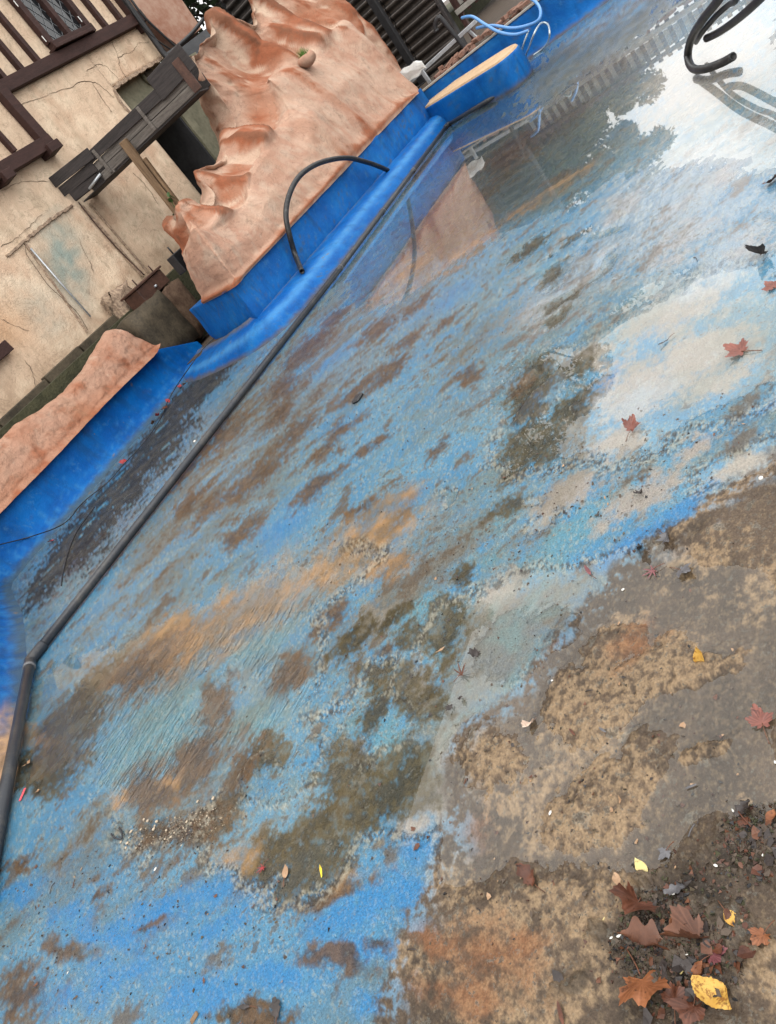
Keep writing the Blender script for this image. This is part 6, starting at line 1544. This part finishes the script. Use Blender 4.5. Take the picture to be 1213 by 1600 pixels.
wm = [pebble_me(20+i) for i in range(4)]
for x in wm: x.materials.append(whm)
for i, (p, s_, lb) in enumerate(LONE):
    o = link('white_pebble', wm[i % 4], None); o.location = (p[0], p[1], .006); o.scale = (s_, s_, s_*.8)
    tag(o, lb, 'pebble')
CH = [((0.88, 1.152, 0.0), .011), ((1.627, 1.07, 0.0), .014), ((0.845, 0.64, 0.0), .012), ((0.764, 0.719, 0.0), .009), ((0.601, 0.912, 0.0), .010), ((0.7, 0.804, -0.0), .012), ((0.581, 0.763, 0.0), .008), ((0.894, 0.682, 0.0), .010), ((1.008, 0.608, 0.0), .007), ((1.304, 1.248, 0.0), .010), ((0.892, 0.693, 0.0), .009), ((0.786, 0.618, 0.0), .008), ((0.595, 0.929, 0.0), .007)]
CL = ['greenish white chip on the sandy concrete left of the wet film', 'white ring shaped chip left of the plum star leaf', 'white chip at the top of the muck beside the red stalk', 'small white chip inside the muck above the yellow spotted leaf',
 'white flake left of the rolled brown leaf', 'white flake on the crumpled grey leaf', 'tiny chip beside the folded brown leaf', 'pale chip at the upper left rim of the muck', 'white speck at the right edge below the reddish maple leaf', 'pale chip beside the weathered rim of the sandy patch',
 'white chip touching the dark curled leaf on the muck', 'tiny white chip at the right edge of the muck', 'tiny white flake below the dark red curled leaf']
CZ = floor_z([c_[0][0] for c_ in CH], [c_[0][1] for c_ in CH])
for i, (p, s_) in enumerate(CH):
    o = link('white_chip', wm[i % 4], None); o.location = (p[0], p[1], float(CZ[i])+.003); o.scale = (s_*.6, s_*.42, s_*.3); o.rotation_euler.z = rnd.uniform(0, 6)
    tag(o, CL[i], 'chip', 'white chips on the concrete apron')
# pinkish red plastic strip, wood chip, brown bits
redm = simple('pinkish_red_plastic', (.50, .05, .07), (.65, .10, .12), 9, .35, .05)
p0, p1 = (0.915, 4.443, 0.0), (0.987, 4.478, 0.0)
tag(beam('red_plastic_strip', (p0[0], p0[1], .012), (p1[0], p1[1], .016), .016, .006, redm, None, (0, 0, 1), .002), 'pinkish red plastic strip lying beside the grey pipe', 'plastic strip')
p0, p1 = (0.224, 2.199, 0.0), (0.254, 2.186, 0.0)
tag(beam('wood_chip', (p0[0], p0[1], .008), (p1[0], p1[1], .010), .018, .008, MT['postwood'], None, (0, 0, 1), .003, .003), 'pale wood chip at the bottom edge of the blue floor', 'wood chip')
p = (4.0, 3.481, 0.0)
tag(box('black_plastic_bit', p[0]-.05, p[0]+.05, p[1]-.035, p[1]+.035, .004, .03, MT['black'], None, .01), 'black plastic scrap on the faded blue floor beyond the pipe', 'scrap')
# twigs
TW = [((0.644, 0.953, 0.0), (0.603, 0.953, 0.0), 'thin pale twig curving on the sandy concrete', 'pale'), ((0.585, 0.748, 0.0), (0.52, 0.793, 0.0), 'long pale stalk lying across the muck heap', 'pale'), ((0.507, 1.484, 0.0), (0.513, 1.45, 0.0), 'short dark twig by the blue paint edge', 'black'),
      ((1.245, 1.125, 0.0), (1.251, 1.099, 0.0), 'tiny dark twig on the sandy patch', 'black'), ((0.828, 0.785, 0.0), (0.858, 0.774, 0.0), 'faint straw on the wet concrete', 'grey'), ((0.495, 3.499, 0.0), (0.542, 3.516, -0.0), 'dark stalk on the blue floor at the left', 'black'), ((3.774, 1.031, 0.0), (3.712, 1.007, 0.0), 'short black twig on the pale blue floor', 'black'),
      ((0.629, 1.308, 0.0), (0.613, 1.283, 0.0), 'small dark splinter on rusty concrete', 'black'), ((0.889, 0.68, 0.0), (0.847, 0.646, 0.0), 'red stalk curving over the top of the muck heap', 'darkred')]
for a_, b_, lb, mt in TW:
    mid = ((a_[0]+b_[0])/2+rnd.uniform(-.006, .006), (a_[1]+b_[1])/2+rnd.uniform(-.006, .006), .012)
    tag(tube('twig', [(a_[0], a_[1], .007), mid, (b_[0], b_[1], .007)], .0016 if a_[0] < 4 else .008, LM[mt], None, 5, 4), lb, 'twig')
# muck: grains, grit and leaf crumbs nobody could count
def scatter(name, label, cents, n, smin, smax, mats, seed):
    rs = np.random.RandomState(seed)
    cs = np.array([c[:5] if len(c) >= 5 else c for c in cents], dtype=object)
    V, F, MI, PX, SS = [], [], [], [], []
    tet = np.array([(1, 1, 1), (1, -1, -1), (-1, 1, -1), (-1, -1, 1)], float)
    for i in range(n):
        c = cents[rs.randint(len(cents))]
        Mi = np.linalg.inv(np.array([[c[2], c[3]], [c[4], c[5]]]))
        r = rs.uniform(0, 1)**.6; an = rs.uniform(0, 6.283)
        q_ = Mi @ np.array([math.cos(an)*r, math.sin(an)*r])
        s_ = smin+(smax-smin)*rs.uniform(0, 1)**3
        A_ = np.linalg.qr(rs.normal(size=(3, 3)))[0]
        P = (tet*np.array([1, rs.uniform(.5, 1), rs.uniform(.3, .9)])) @ A_.T*s_
        b0 = len(V)
        PX.append((c[0]+q_[0], c[1]+q_[1])); SS.append(s_)
        V += [(c[0]+q_[0]+p_[0], c[1]+q_[1]+p_[1], s_*.2+p_[2]) for p_ in P]
        F += [(b0, b0+1, b0+2), (b0, b0+3, b0+1), (b0, b0+2, b0+3), (b0+1, b0+3, b0+2)]
        MI += [rs.randint(len(mats))]*4
    PX = np.array(PX); V = np.array(V); V[:, 2] += np.repeat(floor_fields(PX[:, 0], PX[:, 1])[1], 4)
    me = mesh_np(name, V, F, False)
    for m_ in mats: me.materials.append(m_)
    me.polygons.foreach_set('material_index', MI)
    return tag(link(name, me), label, kind='stuff')
scatter('muck_grit', 'wet dark grit and leaf crumbs heaped with the leaves at the bottom right', MUCK[:6], 3800, .0008, .0055, [MT['soil'], MT['black'], MT['soil'], MT['earth'], MT['rust'], MT['soil'], LM['brown'], MT['black'], MT['conc'], MT['soil'], MT['rust'], MT['earth']], 5)
scatter('silt_gravel', 'fine gravel washed together in the brown silt', [(0.781, 2.929, 3.894, -3.371, -13.695, -1.101, 1.0), (0.817, 2.736, 5.425, -3.54, -12.18, -3.577, 1.0)], 900, .0012, .004, [MT['soil'], pebm, MT['conc'], MT['rust']], 6)
scatter('floor_grit', 'scattered dark grit and paint flakes on the pool floor', [(1.606, 2.093, 0.727, -0.602, -0.484, -0.453, 1.0), (0.431, 2.794, 0.932, -0.848, -3.006, -0.307, 1.0), (2.075, 1.331, 0.704, -1.242, -1.304, -0.602, 1.0), (0.92, 1.09, 1.74, -1.601, -1.494, -1.432, 1.0), (4.049, 3.926, 0.436, -0.453, -0.349, -0.307, 1.0)], 2600, .0012, .0055, [MT['black'], MT['soil'], MT['rust'], MT['soil'], MT['conc']], 7)

def crumbs(name, label, cents, n, mats, seed, smin=.006, smax=.022):
    """torn scraps of rotted leaf"""
    rs = np.random.RandomState(seed); rg = random.Random(seed)
    V, F, MI, PX = [], [], [], []
    for i in range(n):
        c = cents[rs.randint(len(cents))]
        Mi = np.linalg.inv(np.array([[c[2], c[3]], [c[4], c[5]]]))
        r = rs.uniform(0, 1)**.55; an = rs.uniform(0, 6.283)
        q_ = Mi @ np.array([math.cos(an)*r, math.sin(an)*r])
        s_ = smin+(smax-smin)*rs.uniform(0, 1)**2
        k = rs.randint(5, 8); b0 = len(V)
        tx, ty = rs.normal(0, .35, 2); cu = rs.uniform(-.6, .9)
        PX += [(c[0]+q_[0], c[1]+q_[1])]*(k+1)
        for j in range(k):
            a_ = 6.283*j/k+rs.uniform(-.3, .3); rr_ = s_*rs.uniform(.45, 1.1)
            x, y = math.cos(a_)*rr_, math.sin(a_)*rr_*.75
            V.append((c[0]+q_[0]+x, c[1]+q_[1]+y, .003+abs(s_)*.15+tx*x+ty*y+cu*x*x/s_))
        V.append((c[0]+q_[0], c[1]+q_[1], .003+s_*.15))
        F += [(b0+j, b0+(j+1) % k, b0+k) for j in range(k)]
        MI += [rs.randint(len(mats))]*k
    PX = np.array(PX); V = np.array(V); V[:, 2] += floor_fields(PX[:, 0], PX[:, 1])[1]
    me = mesh_np(name, V, F, False)
    for m_ in mats: me.materials.append(m_)
    me.polygons.foreach_set('material_index', MI)
    return tag(link(name, me), label, kind='stuff')
crumbs('leaf_crumbs', 'torn scraps of rotted leaf trodden into the muck', [(0.64, 0.752, 5.037, -6.855, -6.571, -4.494, 1.0), (0.598, 0.788, 6.732, -8.59, -11.061, -7.588, 1.0), (0.805, 0.645, 5.476, -14.407, -13.531, -5.901, 1.0), (0.52, 0.755, 5.575, -6.92, -14.532, -10.162, 1.0)], 150, [LM['brown'], LM['black'], LM['darkred'], LM['black'], LM['black'], MT['soil'], MT['soil']], 9)
crumbs('floor_scraps', 'small dark scraps of leaf and flaked paint scattered on the floor', [(1.606, 2.093, 0.727, -0.602, -0.484, -0.453, 1.0), (0.431, 2.794, 0.932, -0.848, -3.006, -0.307, 1.0), (2.075, 1.331, 0.704, -1.242, -1.304, -0.602, 1.0), (0.92, 1.001, 1.888, -1.841, -1.585, -1.521, 1.0)], 260, [LM['black'], LM['brown'], MT['soil'], LM['tan']], 10, .004, .012)
